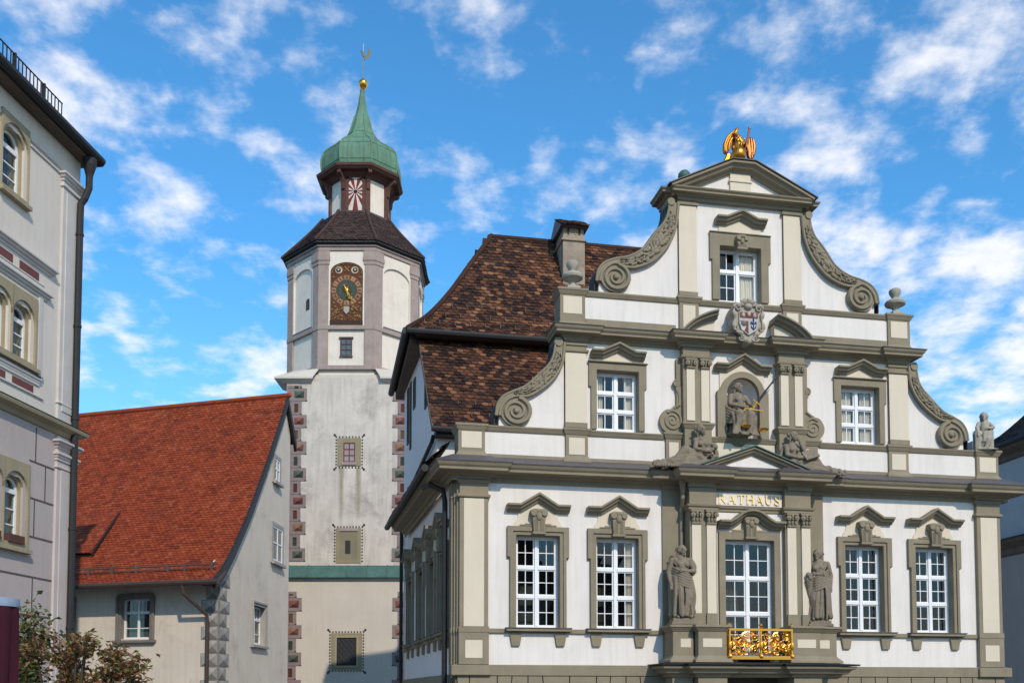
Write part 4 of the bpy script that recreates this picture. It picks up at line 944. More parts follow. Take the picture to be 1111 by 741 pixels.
sz = noi(None, 2.0, 6, .7, nn=sn); sk.new(sp_.outputs[0], sz.inputs['Vector'])
sg_ = sn.new('ShaderNodeSeparateXYZ'); sk.new(st_.outputs['Generated'], sg_.inputs[0])
e_ = M('MULTIPLY', M('SUBTRACT', 1, M('ABSOLUTE', M('SUBTRACT', M('MULTIPLY', sg_.outputs['X'], 2, nn=(sn, sk)), 1, nn=(sn, sk)), nn=(sn, sk)), nn=(sn, sk)), M('POWER', sg_.outputs['Z'], .6, nn=(sn, sk)), nn=(sn, sk))
a_ = M('MULTIPLY', M('MULTIPLY', e_, sz.outputs['Fac'], nn=(sn, sk)), 1.5, nn=(sn, sk)); sk.new(a_, sb.inputs['Alpha'])
for x in (-.36, .42):
    b = MB(); b.box(x-.16, x+.16, fy-.004, fy+.01, 10.6, 13.05); mk('run_stain', b, SM, TW)
# broad ledge turning the square into the octagon
b = MB(); pass
ap = 3.06; ed = ap*math.tan(pi/8)
octp = lambda a: [(a*math.cos(pi/8+k*pi/4)/math.cos(pi/8), a*math.sin(pi/8+k*pi/4)/math.cos(pi/8)) for k in range(8)]
b = MB(); b.box(-hw, hw, fy+.02, 3.0, 17.2, 17.4)
o8 = octp(ap+.02); sqr = []
for x, y in o8: sqr.append((max(-hw-.28, min(hw+.28, x*1.6)), max(fy-.04, min(3.2, y*1.6))))
for sx in (-1, 1):
    for sy, yb in ((-1, fy), (1, 3.0)):
        X0, X1 = sx*(hw+.42), sx*1.55; Y0, Y1 = yb+sy*.26, yb-sy*1.5
        lo_ = [(X0, Y0), (X1, Y0), (X0, Y1)]; up_ = [(sx*2.55, yb-sy*.35), (sx*1.28, Y0-sy*.22), (sx*3.12, Y1+sy*.0)]
        b.loft([[(x, y, 16.98) for x, y in [(sx*hw, yb), (sx*1.75, yb), (sx*hw, Y1)]], [(x, y, 17.14) for x, y in lo_], [(x, y, 17.22) for x, y in lo_], [(x, y, 17.68) for x, y in up_]])
mk('broach', b, TPL2, TW)
# octagon storey
b = MB(); b.prismz(octp(ap), 17.3, 23.7); mk('octagon_core', b, OCT, TW)
def face_T(k, a=ap):   # frame of octagon face k: x along face (left to right seen from outside), y inward
    t = -pi/2+k*pi/4; return Matrix.Rotation(t+pi/2, 4, 'Z') @ Matrix.Translation((0, -a, 0))
b = MB()
for k in range(8):
    x, y = octp(ap)[k]; t = math.atan2(y, x)
for k in range(8):
    T = face_T(k); c = MB(T)
    for s in (-1, 1):
        a0, a1 = sorted((s*(ed-.42), s*(ed+.04))); c.box(a0, a1, -.10, .1, 17.75, 22.6); a0, a1 = sorted((s*(ed-.50), s*(ed+.07))); c.box(a0, a1, -.16, .1, 22.78, 23.0); c.box(a0+.03, a1-.03, -.13, .1, 22.6, 22.78); c.box(a0+.02, a1-.02, -.14, .1, 23.0, 23.25)
    c.box(-ed-.06, ed+.06, -.15, .1, 23.25, 23.43); c.box(-ed-.09, ed+.09, -.22, .1, 23.43, 23.60)
    c.box(-ed-.04, ed+.04, -.13, .1, 19.52, 19.72); c.box(-ed-.055, ed+.055, -.16, .1, 17.62, 17.82)
    mk('pilaster_frame', c, MAUVE, TW, bevel=.01)
    # white face with an arched recess
    c = MB(T); rr = .79 if k else .76; zc = 22.25; pts = [(-ed+.43, 19.73), (-rr, 19.73), (-rr, zc)]+[(rr*math.cos(pi-pi*j/14), zc+rr*.62*math.sin(pi*j/14)) for j in range(1, 14)]+[(rr, zc), (rr, 19.73), (ed-.43, 19.73), (ed-.43, 23.24), (-ed+.43, 23.24)]
    c.prism(pts, -.09, .02); mk('face', c, OCT, TW)
    if k in (1, 7, 2, 6):
        c = MB(T); c.box(-rr, rr, -.12, -.005, 19.70, 19.80); mk('recess_sill', c, LEAD, TW)
# clock
T = face_T(0); c = MB(T); c.c = (.12, .045, .025); rr = .75; zc = 22.25
c.prism([(-rr, 19.74), (rr, 19.74), (rr, zc)]+[(rr*math.cos(pi*j/14), zc+rr*.62*math.sin(pi*j/14)) for j in range(1, 14)]+[(-rr, zc)], -.04, .0)
c.c = (.06, .035, .022); c.box(-.77, .77, -.10, -.0, 19.74, 19.95)
CK = mk('clock', c, PAINT, TW)
def disc(c, x, z, r0, r1, y, n=40, a0=0, a1=2*pi):
    c.loft([[(x+r*math.cos(a0+(a1-a0)*i/n), y, z+r*math.sin(a0+(a1-a0)*i/n)) for i in range(n+1)] for r in (max(r0, .001), r1)], closed=False, caps=False)
c = MB(T); CZ_ = 21.40
c.c = (.17, .075, .035); disc(c, 0, CZ_, 0, .74, -.045); c.c = (.06, .075, .06); disc(c, 0, CZ_, 0, .47, -.055)
c.c = (.12, .13, .10); disc(c, 0, CZ_, .30, .32, -.058)
for h_ in range(12):
    t = pi/2-h_*pi/6; c.c = (.40, .22, .13); disc(c, 0, CZ_, .50, .70, -.055, 4, t-.17, t+.17); c.c = (.03, .02, .015)
    num = ['XII', 'I', 'II', 'III', 'IIII', 'V', 'VI', 'VII', 'VIII', 'IX', 'X', 'XI'][h_]
    u = Vector((math.cos(t), math.sin(t))); v = Vector((u.y, -u.x)); wds = {'I': .032, 'V': .07, 'X': .07}; tot = sum(wds[q] for q in num); p = -tot/2
    def seg(a, bq):
        A = u*.6+v*a[0]+u*a[1]; B = u*.6+v*bq[0]+u*bq[1]; d = (B-A).normalized(); nn_ = Vector((-d.y, d.x))*.009
        c.add([(A.x+nn_.x, -.062, CZ_+A.y+nn_.y), (A.x-nn_.x, -.062, CZ_+A.y-nn_.y), (B.x-nn_.x, -.062, CZ_+B.y-nn_.y), (B.x+nn_.x, -.062, CZ_+B.y+nn_.y)], [(0, 1, 2, 3)])
    for q in num:
        w2 = wds[q]; m_ = p+w2/2
        if q == 'I': seg((m_, -.07), (m_, .07))
        elif q == 'V': seg((m_-.022, .07), (m_, -.07)); seg((m_+.022, .07), (m_, -.07))
        else: seg((m_-.022, .07), (m_+.022, -.07)); seg((m_+.022, .07), (m_-.022, -.07))
        p += w2
for s in (-1, 1):
    c.c = (.50, .40, .28); disc(c, s*.37, 22.36, 0, .17, -.06, 20); c.c = (.035, .04, .05); disc(c, s*.37+.02*s, 22.36, 0, .115, -.064, 18); c.c = (.5, .4, .3); disc(c, s*.39, 22.38, 0, .05, -.068, 12)
mk('dial', c, PAINT, CK)
c = MB(T)
for k in range(16): t = 2*pi*k/16; r = .24 if k % 2 else .17; c.tube([(.05*math.cos(t), -.075, CZ_+.05*math.sin(t)), (r*math.cos(t), -.075, CZ_+r*math.sin(t))], [.02, .004], 4)
c.ball((0, -.085, CZ_), .075, .03, .075)
def hand(t, ln, wd): 
    d = (math.cos(t), math.sin(t)); c.tube([(0, -.10, CZ_), (d[0]*ln*.6, -.10, CZ_+d[1]*ln*.6), (d[0]*ln*.72, -.10, CZ_+d[1]*ln*.72), (d[0]*ln, -.10, CZ_+d[1]*ln)], [wd*.6, wd*.5, wd*1.6, .006], 5, .5)
hand(R(-62), .56, .055); hand(R(-75), .40, .07); hand(R(118), .3, .03)
c.ball((.17, -.10, CZ_-.37), .10, .02, .085)
mk('clock_hands', c, GOLD, CK)
c = MB(T); DG = stuff('dull_gold_carving', (.26, .15, .055), .55, .3, 5, .2, 20, metal=.3)
for k in range(110):
    s = random.choice((-1, 1)); z = random.uniform(19.98, 20.68); x = random.uniform(.02, .70)
    if abs(x) < .16 and z > 20.25: continue
    c.ball((s*x, -.05, z), random.uniform(.03, .07), .03, random.uniform(.02, .05), 6, 4, Matrix.Rotation(random.uniform(0, 3), 3, 'Y'))
for k in range(26): t = pi*k/25; c.ball((.70*math.cos(t), -.05, 22.2+.46*math.sin(t)), .05, .03, .03, 6, 4)
for s in (-1, 1):
    c.tube([(s*.10, -.06, 22.28), (s*.02, -.06, 22.40), (s*.10, -.06, 22.52)], .03, 5); c.ball((s*.60, -.05, 20.80), .08, .03, .06, 6, 4); c.ball((s*.62, -.05, 22.02), .07, .03, .05, 6, 4)
mk('carving', c, DG, CK)
c = MB(T); c.prism([(-.13, 20.62), (.13, 20.62), (.13, 20.40), (0, 20.25), (-.13, 20.40)], -.09, -.04); mk('shield', c, URN, CK)
# small windows of the octagon
c = MB(T); h, z0, z1 = .27, 18.3, 19.12
for xx in (-h, -.02, h-.05): c.box(xx, xx+.05 if xx != -.02 else .02, -.06, -.0, z0, z1)
for k in range(4): z = z0+(z1-z0-.04)*k/3; c.box(-h, h, -.055, -.0, z, z+.04)
WN = mk('window', c, BRN, TW); c = MB(T); c.box(-h+.01, h-.01, -.03, .0, z0, z1); mk('pane', c, stuff('old_pane', (.10, .13, .14), .1, .3, 3, 0, spec=.6), WN)
c = MB(T); c.box(-h-.06, h+.06, -.09, .0, z1, z1+.06); c.box(-h-.03, h+.03, -.09, 0, z0-.06, z0); mk('frame', c, SOFFIT, WN)
T = face_T(7); c = MB(T); c.prism([(.16, 20.75), (.44, 20.75), (.44, 21.15)]+[(.30+.14*math.cos(pi*j/8), 21.15+.14*math.sin(pi*j/8)) for j in range(1, 8)]+[(.16, 21.15)], -.012, .0); WN = mk('window', c, DARKIN, TW)
c = MB(T); c.prism([(.22, 20.78), (.42, 20.78), (.42, 21.12), (.22, 21.12)], -.02, -.013); mk('shutter', c, BRN, WN)
OCTW = [o for o in TW.children if o.name.split('.')[0] == 'window' and min(v.co.z for v in o.data.vertices) > 17]
# octagonal tiled roof with flared eaves
fo, lo = profile(smoothcurve([(3.42, 23.66), (3.12, 24.0), (2.65, 24.55), (2.12, 25.2), (1.62, 25.9)], 5))
for k in range(8):
    t = -pi/2+k*pi/4; Mz = Matrix.Rotation(t+pi/2, 4, 'Z'); kk = math.tan(pi/8)
    if k in (0, 1, 2, 6, 7): tile_roof('roof_facet', lambda a, q: Mz @ Vector((a, -fo(q)[0], fo(q)[1])), lo, lambda q: (-fo(q)[0]*kk, fo(q)[0]*kk), TOWTILE, TW, w=.19, e=.16, thick=.03)
    else: tile_roof('roof_facet', lambda a, q: Mz @ Vector((a, -fo(q)[0], fo(q)[1])), lo, lambda q: (-fo(q)[0]*kk, fo(q)[0]*kk), TOWTILE, TW, w=.6, e=.6, thick=.03)
c = MB()
for k in range(8):
    t = -pi/2+pi/8+k*pi/4
    for j in range(14):
        (ra, za), (rb, zb2) = fo(lo*j/14), fo(lo*(j+1)/14); q = 1/math.cos(pi/8)
        c.cap((ra*q*math.cos(t), ra*q*math.sin(t), za+.05), (rb*q*math.cos(t), rb*q*math.sin(t), zb2+.07), .085, .065, 7)
for i_ in range(len(c.a)): c.a[i_] = .7
mk('hip_tiles', c, TOWTILE, TW, smooth=True)
c = MB(); c.prismz(octp(3.40), 23.56, 23.64); c.prismz(octp(3.30), 23.50, 23.558); mk('eaves_board', c, DARKM, TW)
# lantern
c = MB(); c.prismz(octp(1.38), 25.5, 28.0); LN = mk('lantern', c, OCT, TW)
c = MB(); c.prismz(octp(1.66), 25.7, 26.0, octp(1.50)); mk('lantern_base', c, LEAD, LN)
c = MB()
for k in range(8):
    t = pi/8+k*pi/4; r = 1.38/math.cos(pi/8); Tm = Matrix.Rotation(t, 4, 'Z'); q = MB(Tm)
    q.box(r-.20, r+.07, -.13, .13, 25.95, 27.9)
    q.prism([(r, 27.05), (r+.14, 27.1), (r+.17, 27.4), (r+.28, 27.62), (r+.52, 27.74), (r+.52, 27.90), (r, 27.90)], -.09, .09)
    o_ = len(c.v); c.v += [Tm @ v for v in q.v]; c.f += [[i+o_ for i in g] for g in q.f]; c.a += q.a; c.pc += q.pc
mk('brackets', c, BRN, LN, bevel=.01)
c = MB(); c.prismz(octp(1.90), 27.9, 28.0, octp(2.0)); c.prismz(octp(2.02), 28.003, 28.14, octp(2.05)); c.prismz(octp(1.45), 27.68, 27.898, octp(1.68)); mk('lantern_eaves', c, BRN, LN, bevel=.01)
T = face_T(0, 1.38); c = MB(T); c.box(-.44, .44, -.05, .0, 26.0, 27.8); SH = mk('opening_frame', c, DARKM, LN)
c = MB(T); hw2, z0, z1 = .33, 26.05, 27.68; zm = 26.98; y = -.07
c.c = (.62, .57, .50); c.prism([(-hw2, z0), (hw2, z0), (hw2, z1-.25), (hw2*.6, z1-.02), (0, z1+.03), (-hw2*.6, z1-.02), (-hw2, z1-.25)], y, -.045)
c.c = (.21, .035, .035)
def edge(t):
    d = Vector((math.cos(t), math.sin(t))); s = min(hw2/abs(d.x) if abs(d.x) > 1e-4 else 9, ((z1-.05-zm) if d.y > 0 else (zm-z0))/abs(d.y) if abs(d.y) > 1e-4 else 9); return d.x*s, zm+d.y*s
for k in range(11):
    t = 2*pi*(k+.25)/11; a, e2 = edge(t-.15), edge(t+.15); c.add([(0, y-.006, zm), (a[0], y-.006, a[1]), (e2[0], y-.006, e2[1])], [(0, 1, 2)])
c.c = (.015, .02, .03); disc(c, 0, zm, 0, .085, y-.012, 14)
mk('painted_shutter', c, PAINT, LN)
c = MB(T)
c.box(-.46, -.33, -.09, -.05, 26.0, 27.6); c.box(.33, .46, -.09, -.05, 26.0, 27.6); c.sweep_xz([(-.40, 27.42), (-.2, 27.67), (0, 27.72), (.2, 27.67), (.40, 27.42)], [(0, -.05), (0, -.11), (.08, -.11), (.08, -.05)]); mk('shutter_frame', c, BRN, LN)
# copper onion dome
pr_ = smoothcurve([(1.80, 28.14), (1.87, 28.55), (1.86, 29.0), (1.72, 29.4), (1.40, 29.72), (1.02, 30.0), (.75, 30.3), (.55, 30.75), (.39, 31.35), (.20, 32.2), (.085, 33.05)], 4)
c = MB(); c.loft([[(r*math.cos(pi/8+k*pi/4)/math.cos(pi/8), r*math.sin(pi/8+k*pi/4)/math.cos(pi/8), z) for k in range(8)] for r, z in pr_]); DM = mk('dome', c, COPPER, TW)
me = DM.data
for p in me.polygons: p.use_smooth = True
me.set_sharp_from_angle(angle=R(24))
c = MB()
for k in range(8):
    t = pi/8+k*pi/4; c.tube([(r/math.cos(pi/8)*math.cos(t), r/math.cos(pi/8)*math.sin(t), z) for r, z in pr_[:34]], .045, 5)
    for s in (-.5, .5):
        tt = -pi/2+k*pi/4; P = []
        for r, z in pr_[:22]: P.append((r*math.cos(tt)-s*r*.42*math.sin(tt)*1.0, r*math.sin(tt)+s*r*.42*math.cos(tt), z))
        c.tube(P, .025, 4)
for z_ in (3, 11, 19, 26): r, z = pr_[z_]; c.loft([[((r+q)*math.cos(pi/8+k*pi/4)/math.cos(pi/8), (r+q)*math.sin(pi/8+k*pi/4)/math.cos(pi/8), z+e) for k in range(8)] for q, e in ((.0, -.02), (.022, -.01), (.022, .01), (.0, .02))], caps=False)
mk('standing_seams', c, COPPER, DM)
c = MB(); c.lathe(0, 0, [(.085, 32.95), (.12, 33.02), (.08, 33.1)], 14); c.ball((0, 0, 33.30), .23, n=20, m=14); BA = mk('gilded_ball', c, GOLD, TW, smooth=True)
VANEM = stuff('dull_gilt_iron', (.30, .27, .15), .5, .2, 4, 0, metal=.5)
c = MB(); c.tube([(0, 0, 33.5), (0, 0, 35.0)], .022, 6); c.ball((0, 0, 33.6), .05); c.tube([(-.0, 0, 35.0), (0, 0, 35.4)], .012, 5)
VN = mk('weather_vane', c, VANEM, TW)
c = MB(Matrix.Translation((0.05, 0, 34.85)) @ Matrix.Rotation(.9, 4, 'Z')); k = .62
ol = smoothcurve([(-.40, .10), (-.26, .16), (-.18, .05), (.0, -.02), (.20, .03), (.34, .20), (.40, .50), (.50, .74), (.56, .60), (.62, .36), (.56, .12), (.40, -.08), (.22, -.20), (.08, -.26), (.06, -.40), (-.02, -.40), (-.03, -.24), (-.20, -.16), (-.30, -.02)], 3)
c.prism([(x*k*1.1, z*k*1.1) for x, z in ol], -.015, .015); mk('cockerel', c, VANEM, VN)

# the upper storeys stand a little out of line with the shaft  (LEAN)
for o in TW.children:
    k_ = o.name.split('.')[0]
    if k_ in ('octagon_core', 'pilaster_frame', 'face', 'recess_sill', 'clock', 'roof_facet', 'hip_tiles', 'eaves_board') or o in OCTW: o.location.x = -.20
    elif k_ == 'lantern': o.location.x = -.10
    elif k_ == 'broach': o.location.x = -.12
    elif k_ == 'dome': o.location.x = -.04
# ================================================================ RED ROOFED HOUSE
RH = thing('red_roofed_house', 'cream house with steep red tiled roof beside the clock tower', 'house', (-12.727, 9.664, 0), R(-27.72))
GD = Vector((-.249, .968, 0)).normalized()
gT = Matrix(((GD.x, -GD.y, 0, 0), (GD.y, GD.x, 0, 0), (0, 0, 1, 0), (0, 0, 0, 1)))    # x along the gable wall, y into the house
CREAM = stuff('cream_plaster', (.69, .605, .505), .95, .10, .7, .2, 30, .10, stain=(.30, .25, .20), stain_amt=.45, stain_scale=.8)
GREYST = stuff('grey_stone_frame', (.20, .185, .165), .9, .2, 3, .2, 30, .1)
b = MB(); b.wall(-13, -.10, -.5, 6.25, 0, .35, [(-3.52, -2.45, 4.36, 5.62), (-6.5, -5.4, 4.36, 5.62)]); b.prismz([(-.0999, 0), (0, 0), (GD.x*.369, GD.y*.369), (-.19, .35)], -.5, 6.25); HW = mk('front_wall', b, CREAM, RH)
vf, vl = profile([(-.77, 6.02), (.0, 6.45), (.84, 7.11), (2.48, 8.62), (4.31, 10.6), (6.35, 13.0), (7.0, 13.9)])
b = MB(gT); b.wall(0.37, 7.85, -.5, 6.40, 0, .35, [(3.35, 4.75, 4.35, 5.65), ]); 
b.prism([(0.37, 6.401), (7.85, 6.401), (7.85, 12.9), (7.0, 13.8), (6.35, 12.92), (4.31, 10.52), (2.48, 8.54), (.84, 7.03), (.37, 6.72)], 0, .35); mk('gable_wall', b, CREAM, RH)
off = lambda s: GD*s
tile_roof('roof', lambda a, t: Vector((a, 0, vf(t)[1]))+GD*vf(t)[0], vl, lambda t: (-12.5, .12), REDTILE, RH, w=.175, e=.14, thick=.034, jit=.6)
RR = RH.children[-1]
tile_roof('rear_slope', lambda a, t: Vector((a, 0, 13.9-t*.75))+GD*(7.0+t*.62), 2.0, lambda t: (-12.5, .12), REDTILE, RR, w=.4, e=.4, thick=.028)
b = MB(); x = -12.4
while x < -.1: b.cap(Vector((x, 0, 13.93))+GD*7.0, Vector((x+.36, 0, 13.95))+GD*7.0, .12, .10, 8); x += .37
for i_ in range(len(b.a)): b.a[i_] = .5
mk('ridge_tiles', b, REDTILE, RR, smooth=True)
# verge boards, eaves, gutter
b = MB(); pts = [vf(vl*k/20) for k in range(21)]+[(7.0+.62*q, 13.9-.75*q) for q in (.8, 1.4, 2.0)]
b.loft([[Vector((.06, 0, z-.30))+GD*s, Vector((.17, 0, z-.30))+GD*s, Vector((.17, 0, z+.05))+GD*s, Vector((.06, 0, z+.05))+GD*s] for s, z in pts]); mk('verge_board', b, DARKM, RR)
b = MB(); b.loft([[Vector((x, 0, 5.93))+GD*-.6, Vector((x, 0, 6.33))+GD*.05, Vector((x, 0, 6.40))+GD*.05, Vector((x, 0, 6.05))+GD*-.66] for x in (-12.5, .2)]); mk('eaves_board', b, SOFFIT, RR)
b = MB(); b.tube([Vector((-12.5, 0, 5.98))+GD*-.84, Vector((.28, 0, 5.96))+GD*-.84], .085, 8)
b.tube([Vector((-.95, 0, 5.92))+GD*-.84, Vector((-.93, 0, 5.65))+GD*-.80, Vector((-.38, 0, 5.05))+GD*-.14, Vector((-.35, 0, 4.8))+GD*-.10, Vector((-.35, 0, -.4))+GD*-.10], .06, 8); mk('gutter', b, stuff('brown_gutter', (.07, .05, .042), .5, .2), RR)
# snow guard
b = MB(); 
for z_, t in ((.10, .75), (.20, .78)): s, z = vf(t); b.tube([Vector((-12, 0, z+z_))+GD*(s), Vector((-.05, 0, z+z_))+GD*s], .022, 5)
for x in (-.2, -1.15, -1.75, -2.9, -3.8, -4.7, -6.0, -7.5): s, z = vf(.75); b.box(x-.03, x+.03, GD.y*s-.05, GD.y*s+.05, z, z+.27)
mk('snow_guard', b, stuff('rusty_guard', (.13, .085, .075), .7, .3), RR)
# shed dormer at the left
dn = lambda a, q: Vector((a, 0, 7.27+q*.66))+GD*(.75+q*.78)
tile_roof('dormer_roof', dn, 3.3, lambda q: (-12.0, -5.15), REDTILE, RR, w=.185, e=.155, thick=.028, jit=.5)
b = MB(); P = [Vector((-5.2, 0, 7.23))+GD*.85, Vector((-5.2, 0, 7.05))+GD*.85, Vector((-5.2, 0, 9.2))+GD*3.0]; b.poly(P); b.poly([Vector((-12, 0, 6.9))+GD*.85, Vector((-5.2, 0, 6.9))+GD*.85, Vector((-5.2, 0, 7.23))+GD*.85, Vector((-12, 0, 7.23))+GD*.85])
b.loft([[dn(-5.13, q)+Vector((0, 0, o)) for o in (-.10, .02)]+[dn(-5.09, q)+Vector((0, 0, o)) for o in (.02, -.10)] for q in (0, 3.5)]); mk('dormer_cheek', b, DARKM, RR)  # cheek and edge strip coloured dark to stand for the dormer's thin shadow
def casement(parent, cx, z0, z1, h, T=None, dy=0, fr=.17, mat=GREYST, round_=True, curtains=True):
    b = Sh(T, cx, dy); y = .16
    for x0, x1 in ((-h, -h+.06), (-.035, .035), (h-.06, h)): b.box(x0, x1, y-.02, y+.05, z0, z1)
    zt = z1-(z1-z0)*.34
    for x0, x1 in ((-h+.06, -.035), (.035, h-.06)):
        b.box(x0, x1, y-.02, y+.05, z0, z0+.06); b.box(x0, x1, y-.02, y+.05, z1-.05, z1); b.box(x0, x1, y-.025, y+.05, zt-.04, zt+.04)
        b.box((x0+x1)/2-.012, (x0+x1)/2+.012, y-.01, y+.03, zt+.04, z1-.05); b.box(x0, x1, y-.008, y+.03, z0+.40*(zt-z0), z0+.40*(zt-z0)+.025)
    W = mk('window', b, FRAMEW, parent)
    p = Sh(T, cx, dy); p.box(-h+.02, h-.02, y+.01, y+.015, z0+.02, z1-.02); mk('pane', p, GLASSD, W)
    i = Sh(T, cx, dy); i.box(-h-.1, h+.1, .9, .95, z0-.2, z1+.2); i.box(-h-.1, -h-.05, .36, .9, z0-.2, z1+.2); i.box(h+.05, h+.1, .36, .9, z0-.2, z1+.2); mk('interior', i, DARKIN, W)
    if curtains: c = Sh(T, cx, dy); c.box(-h+.05, h-.05, y+.09, y+.10, z0+.05, z0+.40*(zt-z0)); mk('curtain', c, stuff('green_grey_net', (.25, .28, .25), .9, .1), W)
    s = Sh(T, cx, dy)
    def rp(h_, z0_, z1_, r):
        if not round_: return [(h_, z0_), (h_, z1_), (-h_, z1_), (-h_, z0_)]
        return [(h_, z0_), (h_, z1_-r)]+[(h_-r+r*math.cos(t), z1_-r+r*math.sin(t)) for t in (.4, .8, 1.2)]+[(h_-r, z1_), (-h_+r, z1_)]+[(-h_+r-r*math.cos(t), z1_-r+r*math.sin(t)) for t in (1.2, .8, .4)]+[(-h_, z1_-r), (-h_, z0_)]
    for a, y0, y1 in ((fr, -.05, .13), (fr*.45, -.085, -.049)):
        o_ = rp(h+fr, z0-.04, z1+fr, .16); n_ = rp(h+fr-a, z0-.04, z1+fr-a, .10); s.prism(o_+n_[::-1], y0, y1)
    s.box(-h-fr-.07, h+fr+.07, -.13, .13, z0-.13, z0-.041); mk('surround', s, mat, W, bevel=.008)
    return W
casement(RH, -2.985, 4.36, 5.62, .53); casement(RH, -5.95, 4.36, 5.62, .53)
PALEF = stuff('pale_stone_frame', (.36, .34, .31), .9, .15, 3, .2)
casement(RH, 4.05, 4.35, 5.65, .68, T=gT, fr=.16, mat=PALEF, round_=False, curtains=False)
for cx_, z0, z1, h in ((6.15, 7.5, 8.75, .62), (5.95, 10.45, 11.25, .33)):
    b = MB(gT); b.wall(cx_-h-.14, cx_+h+.14, z0-.12, z1+.14, -.06, .0, [(cx_-h, cx_+h, z0, z1)]); b.box(cx_-h-.18, cx_+h+.18, -.16, -.061, z0-.16, z0-.06); W = mk('window', b, PALEF, RH)
    b = MB(gT); b.box(cx_-h, cx_+h, -.02, -.001, z0, z1); mk('pane', b, stuff('dim_pane', (.12, .14, .15), .12, .3, 2, 0, spec=.6), W)
    b = MB(gT)
    for x in (-h, -.03, h-.06): b.box(cx_+x, cx_+x+.06, -.045, -.021, z0, z1)
    for z in (z0, (z0+z1)/2, z1-.06): b.box(cx_-h, cx_+h, -.043, -.022, z, z+.05)
    mk('sash', b, FRAMEW, W)
# sgraffito corner stones
GQ = [(.34, .32, .29)]
def diamonds(T, x0, x1, z0, z1, y, flip=1):
    b = MB(T); z = z0; k = 0
    while z < z1:
        wd = (x1-x0)*(1.0 if k % 2 == 0 else .72); a, c = (x0, x0+wd) if flip > 0 else (x1-wd, x1); hh = .40; xm, zm = (a+c)/2, z+hh/2
        b.c = (.20, .185, .165); b.box(a, c, y-.008, y+.01, z, z+hh)
        e = .022; q = [(a+e, z+e), (c-e, z+e), (c-e, z+hh-e), (a+e, z+hh-e)]
        for i_, s_ in enumerate((.20, .36, .52, .42)):
            p0, p1 = q[i_], q[(i_+1) % 4]; b.c = (.9*s_, .85*s_, .77*s_); b.poly([(p0[0], y-.012, p0[1]), (p1[0], y-.012, p1[1]), (xm, y-.012, zm)])
        z += hh+.01; k += 1
    return b
mk('painted_quoins', diamonds(None, -.62, -.002, .2, 6.0, 0, -1), PAINT, HW); mk('painted_quoins', diamonds(gT, .004, .95, .2, 6.3, 0, 1), PAINT, HW)

# ================================================================ LEFT HOUSE
LH_ = thing('corner_house', 'tall white and mauve house with arched windows at the left', 'house', (-15.69, 4.125, 0), R(72.43))
LWH = stuff('greyish_white_plaster', (.69, .62, .535), .95, .07, .9, .12, 40, .08)
LMV = stuff('mauve_plaster', (.48, .41, .385), .95, .07, .9, .15, 40, .07)
LGR = stuff('pale_grey_mouldings', (.58, .54, .50), .9, .08, 2, .1, 40)
LOL = stuff('ochre_surround', (.36, .30, .195), .9, .10, 1.8, .15, 40, .16)
LRED = stuff('red_frieze_panel', (.17, .062, .058), .9, .15)
def arch_hole_wall(mb, x0, x1, z0, z1, y0, y1, arches):
    # wall slab with arched openings: columns between openings plus arch heads
    xs = [x0]; 
    for cx_, h, za, zs in arches:
        mb.box(xs[-1], cx_-h, y0, y1, z0, z1)
        if za > z0+.001: mb.box(cx_-h, cx_+h, y0, y1, z0, za)
        n = 16; A = [(cx_-h*math.cos(pi*k/n), zs+h*math.sin(pi*k/n)) for k in range(n+1)]
        for k in range(n): mb.prism([A[k], A[k+1], (A[k+1][0], z1), (A[k][0], z1)], y0, y1)
        xs.append(cx_+h)
    mb.box(xs[-1], x1, y0, y1, z0, z1)
upper = [(-2.66, .36, 13.75, 14.78), (-6.0, .36, 13.75, 14.78), (-9.3, .36, 13.75, 14.78)]
mid = [(-2.18, .30, 10.15, 11.05), (-3.02, .30, 10.15, 11.05), (-5.5, .30, 10.15, 11.05), (-6.34, .30, 10.15, 11.05)]
low = [(-2.30, .30, 5.98, 7.15), (-3.14, .30, 5.98, 7.15), (-5.7, .30, 5.98, 7.15), (-6.54, .30, 5.98, 7.15)]
hol = [(c-h-.02, c+h+.02, a-.02, s+h+.02) for c, h, a, s in upper+mid]
b = MB(); b.wall(-14, 0, 8.95, 15.87, 0, .4, hol); b.box(-14, 0, .41, 9, 8.95, 15.85); b2 = MB()
UW = mk('upper_wall', b, LWH, LH_)
b = MB(); b.wall(-14, 0, -.5, 8.949, 0, .4, [(c-h-.02, c+h+.02, a-.02, s+h+.02) for c, h, a, s in low]); b.box(-14, 0, .41, 9, -.5, 8.949); LW = mk('lower_wall', b, LMV, LH_)
